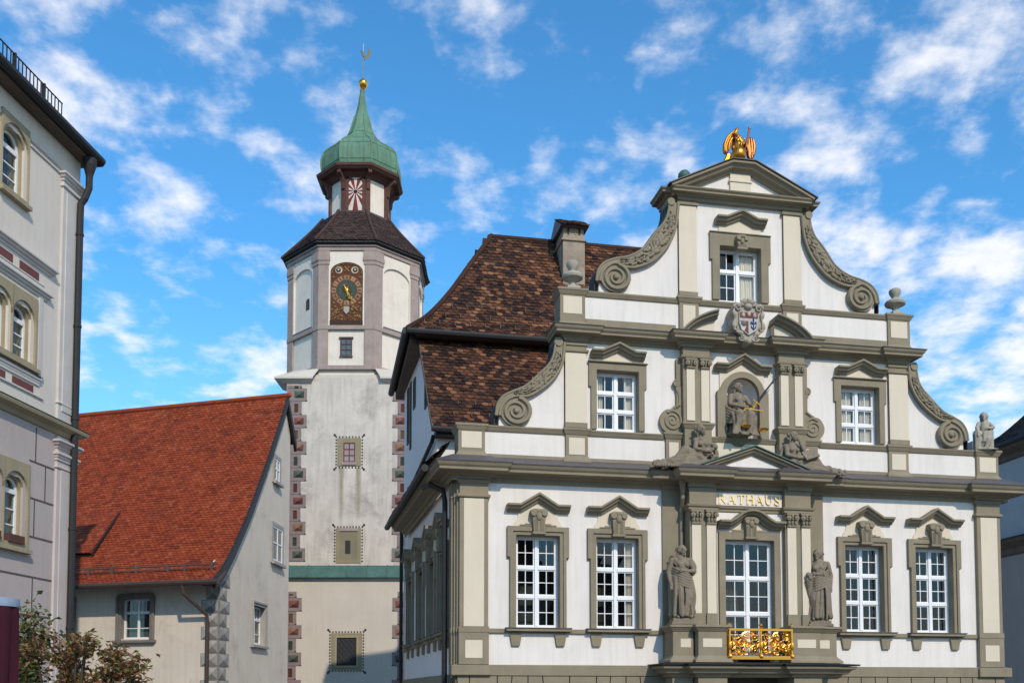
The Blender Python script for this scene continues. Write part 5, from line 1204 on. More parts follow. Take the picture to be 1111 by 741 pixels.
def arched_window(group, x0, x1, z0, z1, ny=.16):
    b = MB(); arch_hole_wall(b, x0, x1, z0, z1, -.055, .0, [(c, h+.13, a, s) for c, h, a, s in group])
    c2 = MB()
    for q, (o, y0, y1) in enumerate(((.085, .0, .06), (.04, .06, .14))):
        for cx_, h, za, zs in group:
            arch_hole_wall(b, cx_-h-.129, cx_+h+.129, za, zs+h+.128, y0+.001, y1, [(cx_, h+o-.04, za, zs)])
    b.box(x0-.04, x1+.04, -.13, .0, z0-.09, z0-.001)
    W = mk('window', b, LOL, LH_)
    f = MB(); p = MB(); ii = MB()
    for cx_, h, za, zs in group:
        n = 16; yy = .17
        o_ = [(cx_+h, za)]+[(cx_+h*math.cos(pi*k/n), zs+h*math.sin(pi*k/n)) for k in range(n+1)]+[(cx_-h, za)]; e = .055; h2 = h-e
        i_ = [(cx_+h2, za)]+[(cx_+h2*math.cos(pi*k/n), zs+h2*math.sin(pi*k/n)) for k in range(n+1)]+[(cx_-h2, za)]
        f.prism(o_+i_[::-1], yy-.03, yy+.05); f.box(cx_-h2, cx_+h2, yy-.03, yy+.05, za, za+.07); f.box(cx_-h2, cx_+h2, yy-.035, yy+.05, zs-.05, zs+.05)
        m = 3
        for k in range(1, m): z = za+.07+(zs-.05-za-.07)*k/m; f.box(cx_-h2, cx_+h2, yy-.015, yy+.03, z-.014, z+.014)
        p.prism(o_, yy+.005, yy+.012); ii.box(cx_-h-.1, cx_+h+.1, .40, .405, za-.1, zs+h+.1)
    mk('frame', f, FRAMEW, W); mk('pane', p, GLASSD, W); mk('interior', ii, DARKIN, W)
    return W
for k in range(3): arched_window([upper[k]], upper[k][0]-.50, upper[k][0]+.50, 13.66, 15.42)
for g in (mid[1::-1], mid[:1:-1]): arched_window(g, g[0][0]-.46, g[1][0]+.50, 10.06, 11.70)
for g in (low[1::-1], low[:1:-1]): 
    W = arched_window(g, g[0][0]-.46, g[1][0]+.50, 5.88, 7.82)
    b = MB()
    for c_, h, a, s in g: b.box(c_-h+.02, c_+h-.02, -.10, .10, a+.0, a+.17)
    mk('flower_box', b, BRN, W)
def band(x0, x1, prof, name='string_course', mat=LGR, parent=None):
    b = MB(); b.sweep_xy([(x0, .02), (x0, 0), (x1, 0), (x1, .02)] if x1 < -.05 else [(x0, .02), (x0, 0), (0, 0), (0, 5)], prof); return mk(name, b, mat, parent or UW, bevel=.004)
S3 = lambda z, p=.14: [(0, z), (.03, z+.01), (.03, z+.06), (p*.6, z+.08), (p*.65, z+.12), (p, z+.14), (p, z+.19), (0, z+.23)]
S1 = lambda z, p=.05, h=.06: [(0, z), (p, z+.01), (p, z+h), (0, z+h+.02)]
band(-14, -1.15, S3(12.45)); band(-14, -1.30, S3(11.80, .12)); band(-14, -1.42, S1(12.12, .02, .03))
band(-14, -1.55, S3(9.72, .07)); band(-14, -1.40, S1(9.45, .04, .05), mat=LGR); band(-14, 0, [(0, 8.80), (.05, 8.82), (.10, 8.9), (.24, 8.97), (.26, 9.03), (.26, 9.06), (0, 9.16)], 'floor_cornice', LOL)
b = MB(); b.sweep_xy([(-14, .02), (-14, 0), (0, 0), (0, 5)], [(.27, 9.062), (.28, 9.075), (0, 9.18), (0, 9.165)]); mk('cornice_flashing', b, COPPERD, UW)
band(-2.05, -.86, S1(15.12, .035, .05)); band(-2.05, -.86, S1(15.24, .05, .07)); band(-5.4, -3.25, S1(15.12, .035, .05)); band(-5.4, -3.25, S1(15.24, .05, .07))
for z0, z1, xs in ((12.18, 12.36, [(-2.35, -1.62), (-3.35, -2.60), (-4.4, -3.6), (-5.4, -4.6)]), (9.50, 9.68, [(-2.50, -1.72), (-3.55, -2.75), (-4.6, -3.8), (-5.6, -4.8)])):
    b = MB()
    for x0, x1 in xs: b.box(x0, x1, -.012, .01, z0, z1)
    mk('frieze_panel', b, LRED, UW)
# mouldings beside the middle windows, corner pilasters
b = MB(); b.box(-1.62, -1.48, -.05, .0, 9.95, 11.80); b.box(-1.66, -1.44, -.075, .0, 9.95, 10.05); mk('pilaster', b, LGR, UW)
b = MB(); b.box(-.80, -.0, -.055, .3, 9.17, 15.2); b.box(-.66, -.14, -.075, .0, 9.4, 14.75); b.box(-.0, .05, .05, .5, 9.17, 15.2)
mould(b, -.80, -.0, .2, -.055, S1(14.85, .04, .05)); mould(b, -.80, -.0, .2, -.055, S3(15.0, .12)); mould(b, -.80, 0, .2, -.055, S1(9.55, .03, .05)); mk('pilaster', b, LGR, UW, bevel=.006)
b = MB(); b.box(-.78, -.0, -.055, .3, -.5, 8.79); b.box(-.62, -.16, -.07, .0, .5, 8.0); mould(b, -.78, 0, .2, -.055, S1(8.0, .035, .05)); mould(b, -.78, 0, .2, -.055, S3(8.18, .09)); mould(b, -.78, 0, .2, -.055, S3(8.48, .14)); mk('pilaster', b, stuff('pale_mauve_mouldings', (.56, .49, .46), .95, .08), LW, bevel=.006)
b = MB(); JD = stuff('dark_joint', (.12, .085, .09), .95, .1)
for k, z in enumerate((3.6, 4.42, 5.30, 6.22, 7.10, 7.95)):
    if z < 5.75: b.box(-14, -.80, -.006, .02, z-.022, z+.022)
    else:
        for x0, x1 in ((-1.78, -.80), (-5.2, -3.62), (-9, -7.05)): b.box(x0, x1, -.006, .02, z-.022, z+.022)
    for x in ([-1.55, -3.0, -4.5, -6] if k % 2 else [-1.15 if z > 5.5 else -2.2, -3.75, -5.3]):
        zt = (4.42, 5.30, 6.22, 7.10, 7.95, 8.78)[k]
        if x < -1.78 and z > 5 and z < 7.9: continue
        b.box(x-.02, x+.02, -.005, .02, z+.022, zt-.022)
mk('masonry_joints', b, JD, LW)
# roof with gutter, snow rail, rain pipe
b = MB(); b.prismz([(-14, -.34), (.16, -.34), (.16, 9), (-14, 9)], 15.87, 16.01); mk('eaves_board', b, SOFFIT, LH_)
fr_, lr_ = profile([(-.42, 16.05), (4.2, 19.75)])
LR_ = tile_roof('roof', lambda a, t: Vector((a, fr_(t)[0], fr_(t)[1])), lr_, lambda t: (-14, .25-fr_(t)[0]-.5), REDTILE, LH_, w=.2, e=.17)
b = MB(); b.tube([(-14, -.43, 16.01), (.22, -.43, 15.99)], .11, 10); b.tube([(.22, -.43, 15.99), (.22, 1.5, 15.99)], .11, 10)
b.lathe(-.16, -.33, [(.07, 15.25), (.09, 15.45), (.16, 15.70), (.17, 15.83), (.17, 15.87)], 12)
b.tube([(-.16, -.33, 15.75), (-.16, -.33, 15.12), (-.20, -.25, 14.85), (-.22, -.16, 14.7), (-.22, -.15, 14.4), (-.22, -.15, -.4)], .085, 10)
for z in (13.9, 11.6, 9.3, 6.6, 4.2): b.lathe(-.22, -.15, [(.10, z), (.10, z+.06)], 10)
mk('gutter', b, DARKM, LH_)
b = MB()
for q in (.03, .42): b.tube([(-14, -.18, 16.27+q), (-1.15, -.18, 16.27+q)], .018, 5)
for k in range(92): x = -1.17-.14*k; b.box(x-.010, x+.010, -.19, -.17, 16.30, 16.69)
for k in range(12): x = -1.9-1.1*k; b.box(x-.02, x+.02, -.22, -.14, 16.15, 16.71)
mk('snow_rail', b, DARKM, LR_)

# ================================================================ RIGHT HOUSE (behind the town hall)
RD = Vector((.04693, .9989, 0))
RHS = thing('grey_house', 'grey rendered house with dark tiled roof behind the town hall at right', 'house', (14.512, 10.508, 0), math.atan2(-RD.y, -RD.x))
RGR = stuff('grey_render', (.40, .40, .41), .95, .08, .8, .2, 25, .08); RBR = stuff('brown_grey_render', (.33, .285, .255), .95, .08, .8, .2, 25, .08)
b = MB(); b.box(.05, 9, 0, 8, 8.2, 11.4); mk('upper_wall', b, RGR, RHS)
b = MB(); b.box(-.0, 9, -.02, 8, -.5, 7.9); mk('lower_wall', b, RBR, RHS)
b = MB(); b.sweep_xy([(0, 6), (0, -.02), (9, -.02)], [(0, 7.55), (.06, 7.6), (.08, 7.8), (.30, 7.98), (.36, 8.10), (0, 8.16)]); mk('floor_cornice', b, SOFFIT, RHS)
b = MB(); b.sweep_xy([(0, 6), (0, -.02), (9, -.02)], [(.38, 8.105), (.39, 8.13), (0, 8.24), (0, 8.17)]); mk('cornice_flashing', b, DARKM, RHS)
b = MB(); b.sweep_xy([(.05, 6), (.05, 0), (9, 0)], [(0, 10.95), (.06, 11.0), (.08, 11.15), (.30, 11.3), (.38, 11.42), (0, 11.5)]); mk('eaves_cornice', b, SOFFIT, RHS)
b = MB(); b.tube([(-.42, 6, 11.48), (-.42, -.42, 11.48), (9, -.42, 11.48)], .08, 8); mk('gutter', b, DARKM, RHS)
fz, lz = profile([(-.42, 11.5), (.3, 12.0), (3.5, 15.6)])
RF = tile_roof('roof', lambda a, t: Vector((a, fz(t)[0], fz(t)[1])), lz, lambda t: (fz(t)[0], 9), SLATE, RHS, w=.18, e=.16)
tile_roof('hip_slope', lambda a, t: Vector((fz(t)[0], a, fz(t)[1])), lz, lambda t: (fz(t)[0], 8-fz(t)[0]), SLATE, RF, w=.25, e=.2)
b = MB()
for k in range(14):
    (ya, za), (yb, zb2) = fz(lz*k/14), fz(lz*(k+1)/14); b.cap((ya, ya, za+.05), (yb, yb, zb2+.07), .09, .07, 8)
for i_ in range(len(b.a)): b.a[i_] = .5
mk('hip_tiles', b, SLATE, RF, smooth=True)

# ================================================================ houses on the far side of the square (seen only as reflections)
def far_house(name, label, x, wd, h, rh, wallc, y=-66):
    H = thing(name, label, 'house', (x, y, 0)); m = stuff('far_plaster', wallc, .95, .1)
    b = MB(); b.wall(-wd/2, wd/2, 0, h, 0, -.3, [(-wd/2+1.2+k*2.4-.5, -wd/2+1.2+k*2.4+.5, z, z+1.7) for k in range(int((wd-1.5)/2.4)) for z in (3.8, 7.0, 10.2) if z+2 < h]); b.box(-wd/2, wd/2, -9, -.6, 0, h); mk('wall', b, m, H)
    b = MB(); b.loft([[(-wd/2-.2, .5, h-.1), (-wd/2-.2, -4.6, h+rh), (-wd/2-.2, -9.5, h-.1)], [(wd/2+.2, .5, h-.1), (wd/2+.2, -4.6, h+rh), (wd/2+.2, -9.5, h-.1)]]); mk('roof', b, stuff('far_roof', (.15, .07, .05), .9, .2), H)
    b = MB(); b.box(wd/4, wd/4+.8, -4, -3, h+rh-1.5, h+rh+1); mk('chimney', b, m, H)
far_house('far_house', 'ochre house across the square mirrored in the town hall windows', -13, 15, 9.5, 5, (.45, .34, .2))
far_house('far_house', 'white house across the square mirrored in the town hall windows', 4, 13, 11.5, 5.5, (.6, .56, .5))
far_house('far_house', 'pink house across the square mirrored in the town hall windows', 19, 14, 10.5, 5, (.5, .32, .26))
far_house('far_house', 'grey house across the square mirrored in the town hall windows', -30, 16, 11, 5, (.4, .4, .38))
# ================================================================ FIGURES
def hand(mb, p, d, s=1.0, side_=1):
    p = Vector(p); d = Vector(d).normalized(); u = d.cross(Vector((0, 1, .2))).normalized()
    mb.cap(p, p+d*.055*s, .036*s, .034*s, 8)
    for k in range(4): q = p+d*.07*s+u*(k-1.5)*.019*s; ln = (.055, .068, .064, .05)[k]*s; mb.cap(q, q+d*ln*.6+Vector((0, -.012, 0)), .011*s, .010*s, 6); mb.cap(q+d*ln*.6+Vector((0, -.012, 0)), q+d*ln+Vector((0, .002, -.012)), .010*s, .008*s, 6)
    mb.cap(p+u*.03*s*side_, p+u*.058*s*side_+d*.045*s, .012*s, .010*s, 6)
def head(mb, c, s=1.0, turn=0.0, bun=True, tilt=0.0):
    Mz = Matrix.Rotation(turn, 3, 'Z') @ Matrix.Rotation(tilt, 3, 'Y'); P = lambda x, y, z: Vector(c)+Mz @ (Vector((x, y, z))*s)
    mb.ball(P(0, .01, .02), .085*s, .10*s, .105*s, 14, 10, Mz); mb.cap(P(0, -.035, -.03), P(0, -.045, -.075), .06*s, .038*s)
    mb.cap(P(0, -.092, .02), P(0, -.108, -.02), .011*s, .014*s, 6)                    # nose
    mb.cap(P(-.045, -.083, .032), P(.045, -.083, .032), .014*s, .014*s, 6)             # brow
    mb.cap(P(-.02, -.098, -.05), P(.02, -.098, -.05), .010*s, .010*s, 6)               # lips
    mb.ball(P(0, -.088, -.088), .025*s)
    for q in (-1, 1): mb.ball(P(q*.032, -.082, .008), .015*s); mb.ball(P(q*.086, .0, .0), .014*s, .022*s, .03*s)
    for k in range(9):                                                                  # hair, parted and waved
        t = -1.2+2.4*k/8; mb.cap(P(.072*math.sin(t), -.03+.025*abs(t), .105-.025*abs(t)), P(.098*math.sin(t), .08, .02), .017*s, .024*s, 6)
    if bun: mb.ball(P(0, .115, .06), .055*s)
    mb.cap(P(.07, .04, -.03), P(.075, .03, -.16), .03*s, .02*s, 6); mb.cap(P(-.07, .04, -.03), P(-.07, .05, -.12), .03*s, .02*s, 6)
def fold(mb, pts, r=.022):
    pts = smoothcurve(pts, 3)
    for a, c in zip(pts, pts[1:]): mb.cap(a, c, r, r, 6)
def chain(mb, pts, rs, n=12):
    for k in range(len(pts)-1): mb.cap(pts[k], pts[k+1], rs[k], rs[k+1], n)
def draped_standing(mb, sg=1, rng=None, basket=False):
    rng = rng or random
    # stone plinth top at z 0; the figure stands 1.55 m
    hip = Vector((-.035*sg, 0, .82)); chest = Vector((.02*sg, .0, 1.14)); neck = Vector((.015*sg, -.01, 1.32))
    chain(mb, [hip, (0, 0, .98), chest, (.015*sg, 0, 1.24)], [.165, .135, .155, .12])
    mb.cap((-.15, .0, 1.235), (.15, .0, 1.235), .062); mb.cap((0, 0, 1.24), neck, .062, .052)
    for q in (-1, 1): mb.ball((q*.068+.02*sg, -.115, 1.13), .062)
    head(mb, (.015*sg, -.03, 1.43), 1.08, turn=.45*sg)
    # legs under the robe: one straight, the other bent forward
    chain(mb, [(-.09*sg, 0, .82), (-.10*sg, .0, .45), (-.10*sg, .0, .06)], [.145, .13, .115]); chain(mb, [(.09*sg, -.03, .82), (.12*sg, -.13, .46), (.11*sg, -.03, .07)], [.145, .105, .085])
    mb.cap((-.10*sg, -.02, .035), (-.12*sg, -.19, .025), .045, .03); mb.cap((.11*sg, -.05, .035), (.16*sg, -.21, .025), .045, .03)
    mb.cap((-.01, .0, .85), (.0, -.03, .10), .17, .165); mb.cap((0, .03, .8), (0, .03, .08), .17, .2)
    for k in range(15):     # skirt folds
        t = pi*(1.02+.96*k/14); x0, y0 = .17*math.cos(t), .15*math.sin(t); x1, y1 = .25*math.cos(t+rng.uniform(-.25, .25)), .225*math.sin(t)
        fold(mb, [(x0+hip.x, y0, .88), ((x0+x1)/2+rng.uniform(-.03, .03), (y0+y1)/2-.025, .50), (x1, y1, .05+rng.uniform(0, .03))], rng.uniform(.026, .040))
    for k in range(6):      # mantle slung round the hips
        z = .66+.055*k; fold(mb, [(-.21*sg, .03, z+.17), (-.08*sg, -.185, z+.06), (.10*sg, -.20, z-.02), (.20*sg, -.04, z+.05-.02*k)], .03)
    fold(mb, [(.20*sg, -.06, .80), (.24*sg, -.08, .55), (.23*sg, -.05, .28), (.25*sg, -.06, .14)], .05); fold(mb, [(.22*sg, -.03, .78), (.27*sg, -.03, .48), (.25*sg, .0, .22)], .045)
    for k in range(4): fold(mb, [(-.15*sg, -.05, 1.26-.03*k), (0, -.165, 1.07-.05*k), (.15*sg, -.08, .97-.04*k)], .02)
    chain(mb, [(-.10, .12, 1.20), (-.12, .13, .6), (-.12, .10, .06)], [.09, .13, .12]); chain(mb, [(.10, .12, 1.20), (.12, .13, .6), (.12, .10, .06)], [.09, .13, .12])
    # arms: one hanging and holding the drapery, one laid across the waist
    chain(mb, [(-.19*sg, .0, 1.23), (-.265*sg, .03, .98), (-.245*sg, -.06, .76)], [.064, .052, .036]); hand(mb, (-.24*sg, -.07, .75), (.12*sg, -.3, -1), 1.1, sg)
    chain(mb, [(.19*sg, .0, 1.23), (.27*sg, -.05, 1.0), (.06*sg, -.21, .985)], [.064, .052, .036]); hand(mb, (.05*sg, -.215, .985), (-1*sg, -.15, .1), 1.1, sg)
    fold(mb, [(.20*sg, -.02, 1.26), (.28*sg, -.04, 1.10), (.25*sg, -.02, .95)], .045); fold(mb, [(-.2*sg, .02, 1.26), (-.25*sg, .06, 1.1), (-.24*sg, .08, .9)], .04)
    if basket:
        for k in range(16): mb.ball((.20*sg+rng.uniform(-.07, .07), -.20+rng.uniform(-.05, .05), .93+rng.uniform(-.10, .09)), rng.uniform(.03, .045))
        mb.cap((.24*sg, -.17, .86), (.22*sg, -.12, .50), .08, .03)
rg = random.Random(5)
def statue(name, label, loc, rz, builder, vox, mat, sc_=1.0, plinth=None, cat='statue', group=None):
    T_ = thing(name, label, cat, loc, rz, group); mb = MB(Matrix.Diagonal((sc_, sc_, sc_, 1))); builder(mb)
    organic('figure', mb, vox, mat, T_, 1, .5)
    if plinth:
        b = MB(); w_, d_, z_ = plinth; b.box(-w_, w_, -d_, d_, -z_, .0); b.box(-w_-.04, w_+.04, -d_-.04, d_+.04, -z_, -z_*.55); mk('plinth', b, mat, T_, bevel=.012)
    return T_
statue('stone_statue', 'draped stone woman with right arm hanging on the left pedestal of the portal', (-1.70, -.42, 4.33), -.10, lambda m: draped_standing(m, 1, rg), .009, STONE, 1.07, (.24, .20, .15), group='statues beside the portal window')
statue('stone_statue', 'draped stone woman holding a fruit horn on the right pedestal of the portal', (1.66, -.42, 4.33), -.30, lambda m: draped_standing(m, -1, rg, True), .009, STONE, 1.07, (.24, .20, .15), group='statues beside the portal window')
def reclining(mb, sg, kind):
    # hips near x=+.25 (mirrored by sg), legs stretched towards -x; back against the gable
    X = lambda x, y, z: Vector((x*sg, y, z))
    chain(mb, [X(.22, 0, .20), X(.26, -.02, .42), X(.24, -.03, .60), X(.23, -.03, .68)], [.19, .15, .165, .12])
    mb.cap(X(.08, -.05, .68), X(.38, -.02, .68), .065); mb.cap(X(.23, -.03, .68), X(.21, -.06, .80), .06, .05)
    for q in (-1, 1): mb.ball(X(.22+q*.07, -.16, .57), .058)
    head(mb, X(.20, -.09, .91), 1.08, turn=(.5*sg if kind == 'a' else -.6*sg), tilt=-.15*sg)
    chain(mb, [X(.15, -.06, .20), X(-.22, -.20, .40), X(-.50, -.18, .08)], [.155, .115, .09]); chain(mb, [X(.15, .08, .16), X(-.35, -.02, .20), X(-.85, -.02, .05)], [.16, .125, .09])
    mb.cap(X(-.55, -.18, .06), X(-.70, -.22, .03), .05, .03); mb.cap(X(-.85, -.04, .04), X(-1.0, -.06, .02), .05, .03)
    for k in range(18):
        u = k/17; x = .25-1.15*u
        fold(mb, [X(x+.05, .10, .20-.10*u), X(x+rg.uniform(-.06, .06), -.12-.05*math.sin(3*u), .28+.06*math.sin(5*u)-.2*u), X(x-.06+rg.uniform(-.08, .08), -.27, .10), X(x-.10, -.29, .01)], rg.uniform(.028, .045))
    for k in range(7): fold(mb, [X(.40, -.05, .35-.04*k), X(.15, -.23, .30-.035*k), X(-.25, -.29, .25-.03*k), X(-.65, -.26, .12-.01*k)], rg.uniform(.025, .04))
    mb.cap(X(.35, .02, .03), X(-.75, .0, .0), .13, .07)
    for k in range(26):
        u = rg.random(); x = .45-1.35*u; a_ = rg.uniform(-.5, .5); y_ = -.24+.05*rg.random(); z_ = .03+(.30-.26*u)*rg.random(); fold(mb, [X(x-.10, y_, z_-.03+.1*a_), X(x, y_-.05, z_+.05), X(x+.10, y_, z_+.02-.1*a_)], rg.uniform(.028, .048))
    if kind == 'a':
        chain(mb, [X(.10, -.05, .67), X(.02, -.18, .46), X(.22, -.30, .38)], [.062, .052, .036]); hand(mb, X(.23, -.30, .38), X(1, 0, .1)-X(0, 0, 0), 1.1, sg)
        chain(mb, [X(.37, -.02, .67), X(.50, -.10, .48), X(.38, -.28, .42)], [.062, .052, .036]); hand(mb, X(.37, -.28, .42), X(-1, 0, .1), 1.1, -sg)
        for k in range(34): t = rg.uniform(0, 1); mb.ball(X(.24+.24*t+rg.uniform(-.06, .06), -.20+rg.uniform(-.05, .05), .30+.32*t*rg.uniform(.6, 1.1)), rg.uniform(.035, .06))
        fold(mb, [X(.50, .0, .60), X(.58, -.05, .40), X(.56, -.08, .15), X(.62, -.1, .02)], .06); fold(mb, [X(.45, -.1, .30), X(.55, -.16, .15), X(.5, -.22, .02)], .06)
    else:
        chain(mb, [X(.37, -.05, .67), X(.42, -.18, .44), X(.20, -.30, .36)], [.062, .052, .036]); hand(mb, X(.19, -.30, .36), X(-1, 0, .1), 1.1, -sg)
        chain(mb, [X(.10, -.05, .67), X(-.02, -.20, .52), X(.10, -.22, .72)], [.062, .052, .036]); hand(mb, X(.10, -.22, .73), X(.3, 0, 1), 1.0, sg)
        o = len(mb.v); bx = MB(); bx.box(-.18, .18, -.03, .03, -.13, .13); MM = Matrix.Translation(X(-.10, -.32, .44)) @ Matrix.Rotation(.35*sg, 4, 'Y') @ Matrix.Rotation(-.5, 4, 'X'); mb.add([MM @ v for v in bx.v], bx.f)
        for k in range(8): fold(mb, [X(.42, .02, .66-.05*k), X(.52, -.02, .4-.05*k), X(.5, -.1, .02)], .04)
statue('reclining_statue', 'reclining stone woman hugging fruit above the left end of the portal cornice', (-1.40, -.36, 7.74), 0, lambda m: reclining(m, 1, 'a'), .0095, STONE, 1.0, group='reclining figures above the portal')
statue('reclining_statue', 'reclining stone figure with a tablet above the right end of the portal cornice', (1.28, -.36, 7.72), 0, lambda m: reclining(m, -1, 'b'), .0095, STONE, .98, group='reclining figures above the portal')
def justice(mb):
    chain(mb, [(0, 0, .52), (-.01, 0, .72), (0, -.01, .92), (0, 0, 1.0)], [.17, .14, .165, .12]); mb.cap((-.15, 0, 1.0), (.15, 0, 1.0), .065); mb.cap((0, 0, 1.0), (0, -.01, 1.1), .06, .05)
    for q in (-1, 1): mb.ball((q*.07, -.12, .90), .06)
    head(mb, (0, -.03, 1.21), 1.12, turn=.35)
    chain(mb, [(-.08, -.02, .52), (-.15, -.32, .50), (-.17, -.24, .08)], [.15, .115, .085]); chain(mb, [(.08, -.02, .52), (.13, -.36, .48), (.10, -.33, .07)], [.15, .115, .085])
    for x in (-.18, .10): mb.cap((x, -.30, .04), (x, -.44, .03), .045, .03)
    mb.cap((0, .05, .30), (0, .05, .05), .26, .28); 
    for k in range(14): x = -.30+.60*k/13; fold(mb, [(x*.8, -.12, .56), (x+rg.uniform(-.04, .04), -.36, .44), (x+rg.uniform(-.05, .05), -.33, .2), (x*1.1, -.36, .02)], rg.uniform(.022, .036))
    for k in range(6): fold(mb, [(-.28, .02, .95-.07*k), (-.33, -.08, .7-.07*k), (-.15, -.30, .55-.05*k), (.2, -.34, .42-.04*k)], .035)
    for k in range(4): fold(mb, [(-.14, -.06, 1.02-.03*k), (0, -.17, .84-.04*k), (.15, -.1, .80-.03*k)], .02)
    chain(mb, [(-.19, 0, 1.0), (-.27, -.12, .78), (-.02, -.26, .70)], [.064, .054, .038]); hand(mb, (-.01, -.265, .70), (1, -.1, -.05), 1.1, 1)
    chain(mb, [(.19, 0, 1.0), (.27, -.10, .80), (.22, -.28, .72)], [.064, .054, .038]); hand(mb, (.22, -.29, .72), (.3, -.3, .8), 1.1, -1)
    fold(mb, [(.2, 0, 1.03), (.27, -.02, .92), (.27, 0, .75)], .05); mb.ball((-.05, -.1, .06), .3, .26, .08)
JU = statue('justice_statue', 'seated stone woman with grey sword and gold scales in the gable niche', (-.10, .0, 8.62), .12, justice, .0095, STONE, .99)
b = MB(); b.cap((.24, -.30, .66), (.32, -.33, .82), .018, .016, 8); mk('sword_hilt', b, GOLD, JU)
b = MB(); d = Vector((.62, -.10, .77)).normalized(); p = Vector((.30, -.33, .80)); b.tube([p, p+d*.80, p+d*.86], [.026, .018, .003], 4, .4); mk('sword', b, DARKM, JU)
b = MB(); b.tube([p-Vector((.10, 0, -.06)), p+Vector((.10, 0, -.06))], .016, 6); b.ball(p-d*.14, .03); c0 = Vector((.20, -.36, .62)); b.tube([c0+Vector((-.24, 0, .0)), c0+Vector((.26, 0, -.02))], .016, 6); b.tube([c0, c0+Vector((0, 0, .10))], .014, 5)
for ex, zl in ((-.22, -.42), (.24, -.46)):
    e = c0+Vector((ex, 0, 0)); q = e+Vector((0, -.04, zl))
    for s in (-1, 1): b.tube([e, q+Vector((s*.11, 0, 0))], .005, 4)
    b.lathe(q.x, q.y, [(.02, q.z-.06), (.08, q.z-.045), (.12, q.z), (.11, q.z+.005)], 14)
mk('scales', b, GOLD, JU)
def putto(mb):
    chain(mb, [(0, 0, .40), (0, -.02, .52), (0, -.01, .64), (0, 0, .68)], [.115, .115, .11, .08]); mb.cap((-.10, 0, .68), (.10, 0, .68), .05); mb.cap((0, 0, .69), (0, -.01, .75), .045)
    head(mb, (-.01, -.03, .84), 1.0, turn=-.4, bun=False)
    chain(mb, [(-.06, 0, .38), (-.07, -.06, .22), (-.06, -.0, .04)], [.085, .07, .045]); chain(mb, [(.06, 0, .38), (.05, -.12, .24), (.0, -.10, .04)], [.085, .07, .045])
    mb.cap((-.06, -.02, .03), (-.08, -.13, .02), .035, .025); mb.cap((0, -.11, .03), (.0, -.2, .02), .035, .025)
    chain(mb, [(-.13, 0, .67), (-.20, -.06, .55), (-.20, -.12, .44)], [.05, .045, .032]); hand(mb, (-.2, -.13, .43), (0, -.2, -1), .8, 1)
    chain(mb, [(.13, 0, .67), (.20, -.06, .56), (.10, -.14, .52)], [.05, .045, .032]); hand(mb, (.09, -.145, .52), (-1, 0, 0), .8, -1)
    mb.cap((-.19, -.05, .40), (-.19, -.02, .02), .11, .09, 6); mb.cap((-.26, -.06, .38), (-.14, -.1, .38), .05); mb.cap((.14, .03, .50), (.16, .02, .03), .10, .08)
    for k in range(5): fold(mb, [(.15, .05, .62-.06*k), (.12, -.10, .46-.05*k), (-.06, -.13, .40-.05*k)], .025)
    mb.ball((0, -.03, .0), .25, .19, .05)
statue('cherub_statue', 'small pale stone cherub leaning on a shield at the right end of the parapet', (6.40, .0, 8.66), -.25, putto, .0105, PALE, .98, (.22, .18, .03))
# gilded eagle on the gable
EG = thing('gilded_eagle', 'gilded eagle with raised wings and orb on top of the gable', 'eagle statue', (.0, -.02, 15.19), -.1)
GOLDE, e1, e2, e3 = newmat('aged_gilding'); e3.inputs['Base Color'].default_value = (.60, .25, .04, 1); e3.inputs['Metallic'].default_value = 1; e3.inputs['Roughness'].default_value = .38
GOLDD, a1, a2, a3 = newmat('dark_gilding'); a3.inputs['Base Color'].default_value = (.24, .09, .03, 1); a3.inputs['Metallic'].default_value = .9; a3.inputs['Roughness'].default_value = .42
def eagle(mb):
    mb.ball((-.04, -.13, .22), .175, .165, .175, 18, 12)
    chain(mb, [(0, .04, .30), (0, .0, .52), (-.03, -.03, .66)], [.13, .145, .10]); chain(mb, [(-.03, -.03, .66), (-.09, -.09, .72), (-.13, -.11, .73)], [.085, .065, .06])
    mb.cap((-.16, -.15, .73), (-.21, -.19, .69), .03, .010)
    for k in range(46): t = rg.uniform(0, 2*pi); z = rg.uniform(.32, .66); r = .15-.12*abs(z-.5); mb.ball((r*math.cos(t), .0+r*math.sin(t), z), .03, .03, .045, 6, 4)
    for s in (-1, 1): chain(mb, [(s*.09, -.02, .38), (s*.11, -.12, .32), (s*.08, -.2, .27)], [.06, .045, .03])
    for k in range(5): mb.cap((-.16-.02*k, .10, .34), (-.24-.03*k, .12, .02), .035, .04, 6)
eagle_mb = MB(); eagle(eagle_mb); organic('figure', eagle_mb, .012, GOLDE, EG, 2, .5)
def wing(outline, ys, mat, ribs):
    ol = smoothcurve(outline+[outline[0]], 4)[:-1]; n = len(ol); cxx = sum(p[0] for p in ol)/n; czz = sum(p[1] for p in ol)/n
    yf = lambda x, z: ys[0]+ys[1]*(x-cxx)+ys[2]*(z-czz)
    ring = lambda k, d: [(cxx+(x-cxx)*k, yf(x, z)+d, czz+(z-czz)*k) for x, z in ol]
    b = MB(); b.loft([ring(.45, -.055), ring(.85, -.045), ring(1.0, -.01), ring(1.0, .02), ring(.8, .05)])
    for r in ribs:
        q = smoothcurve(r, 4); b.tube([(x, yf(x, z)-.048, z) for x, z in q], [.012+.014*math.sin(pi*min(1, .15+k/len(q))) for k in range(len(q))], 6)
    mk('wing', b, mat, EG, smooth=True)
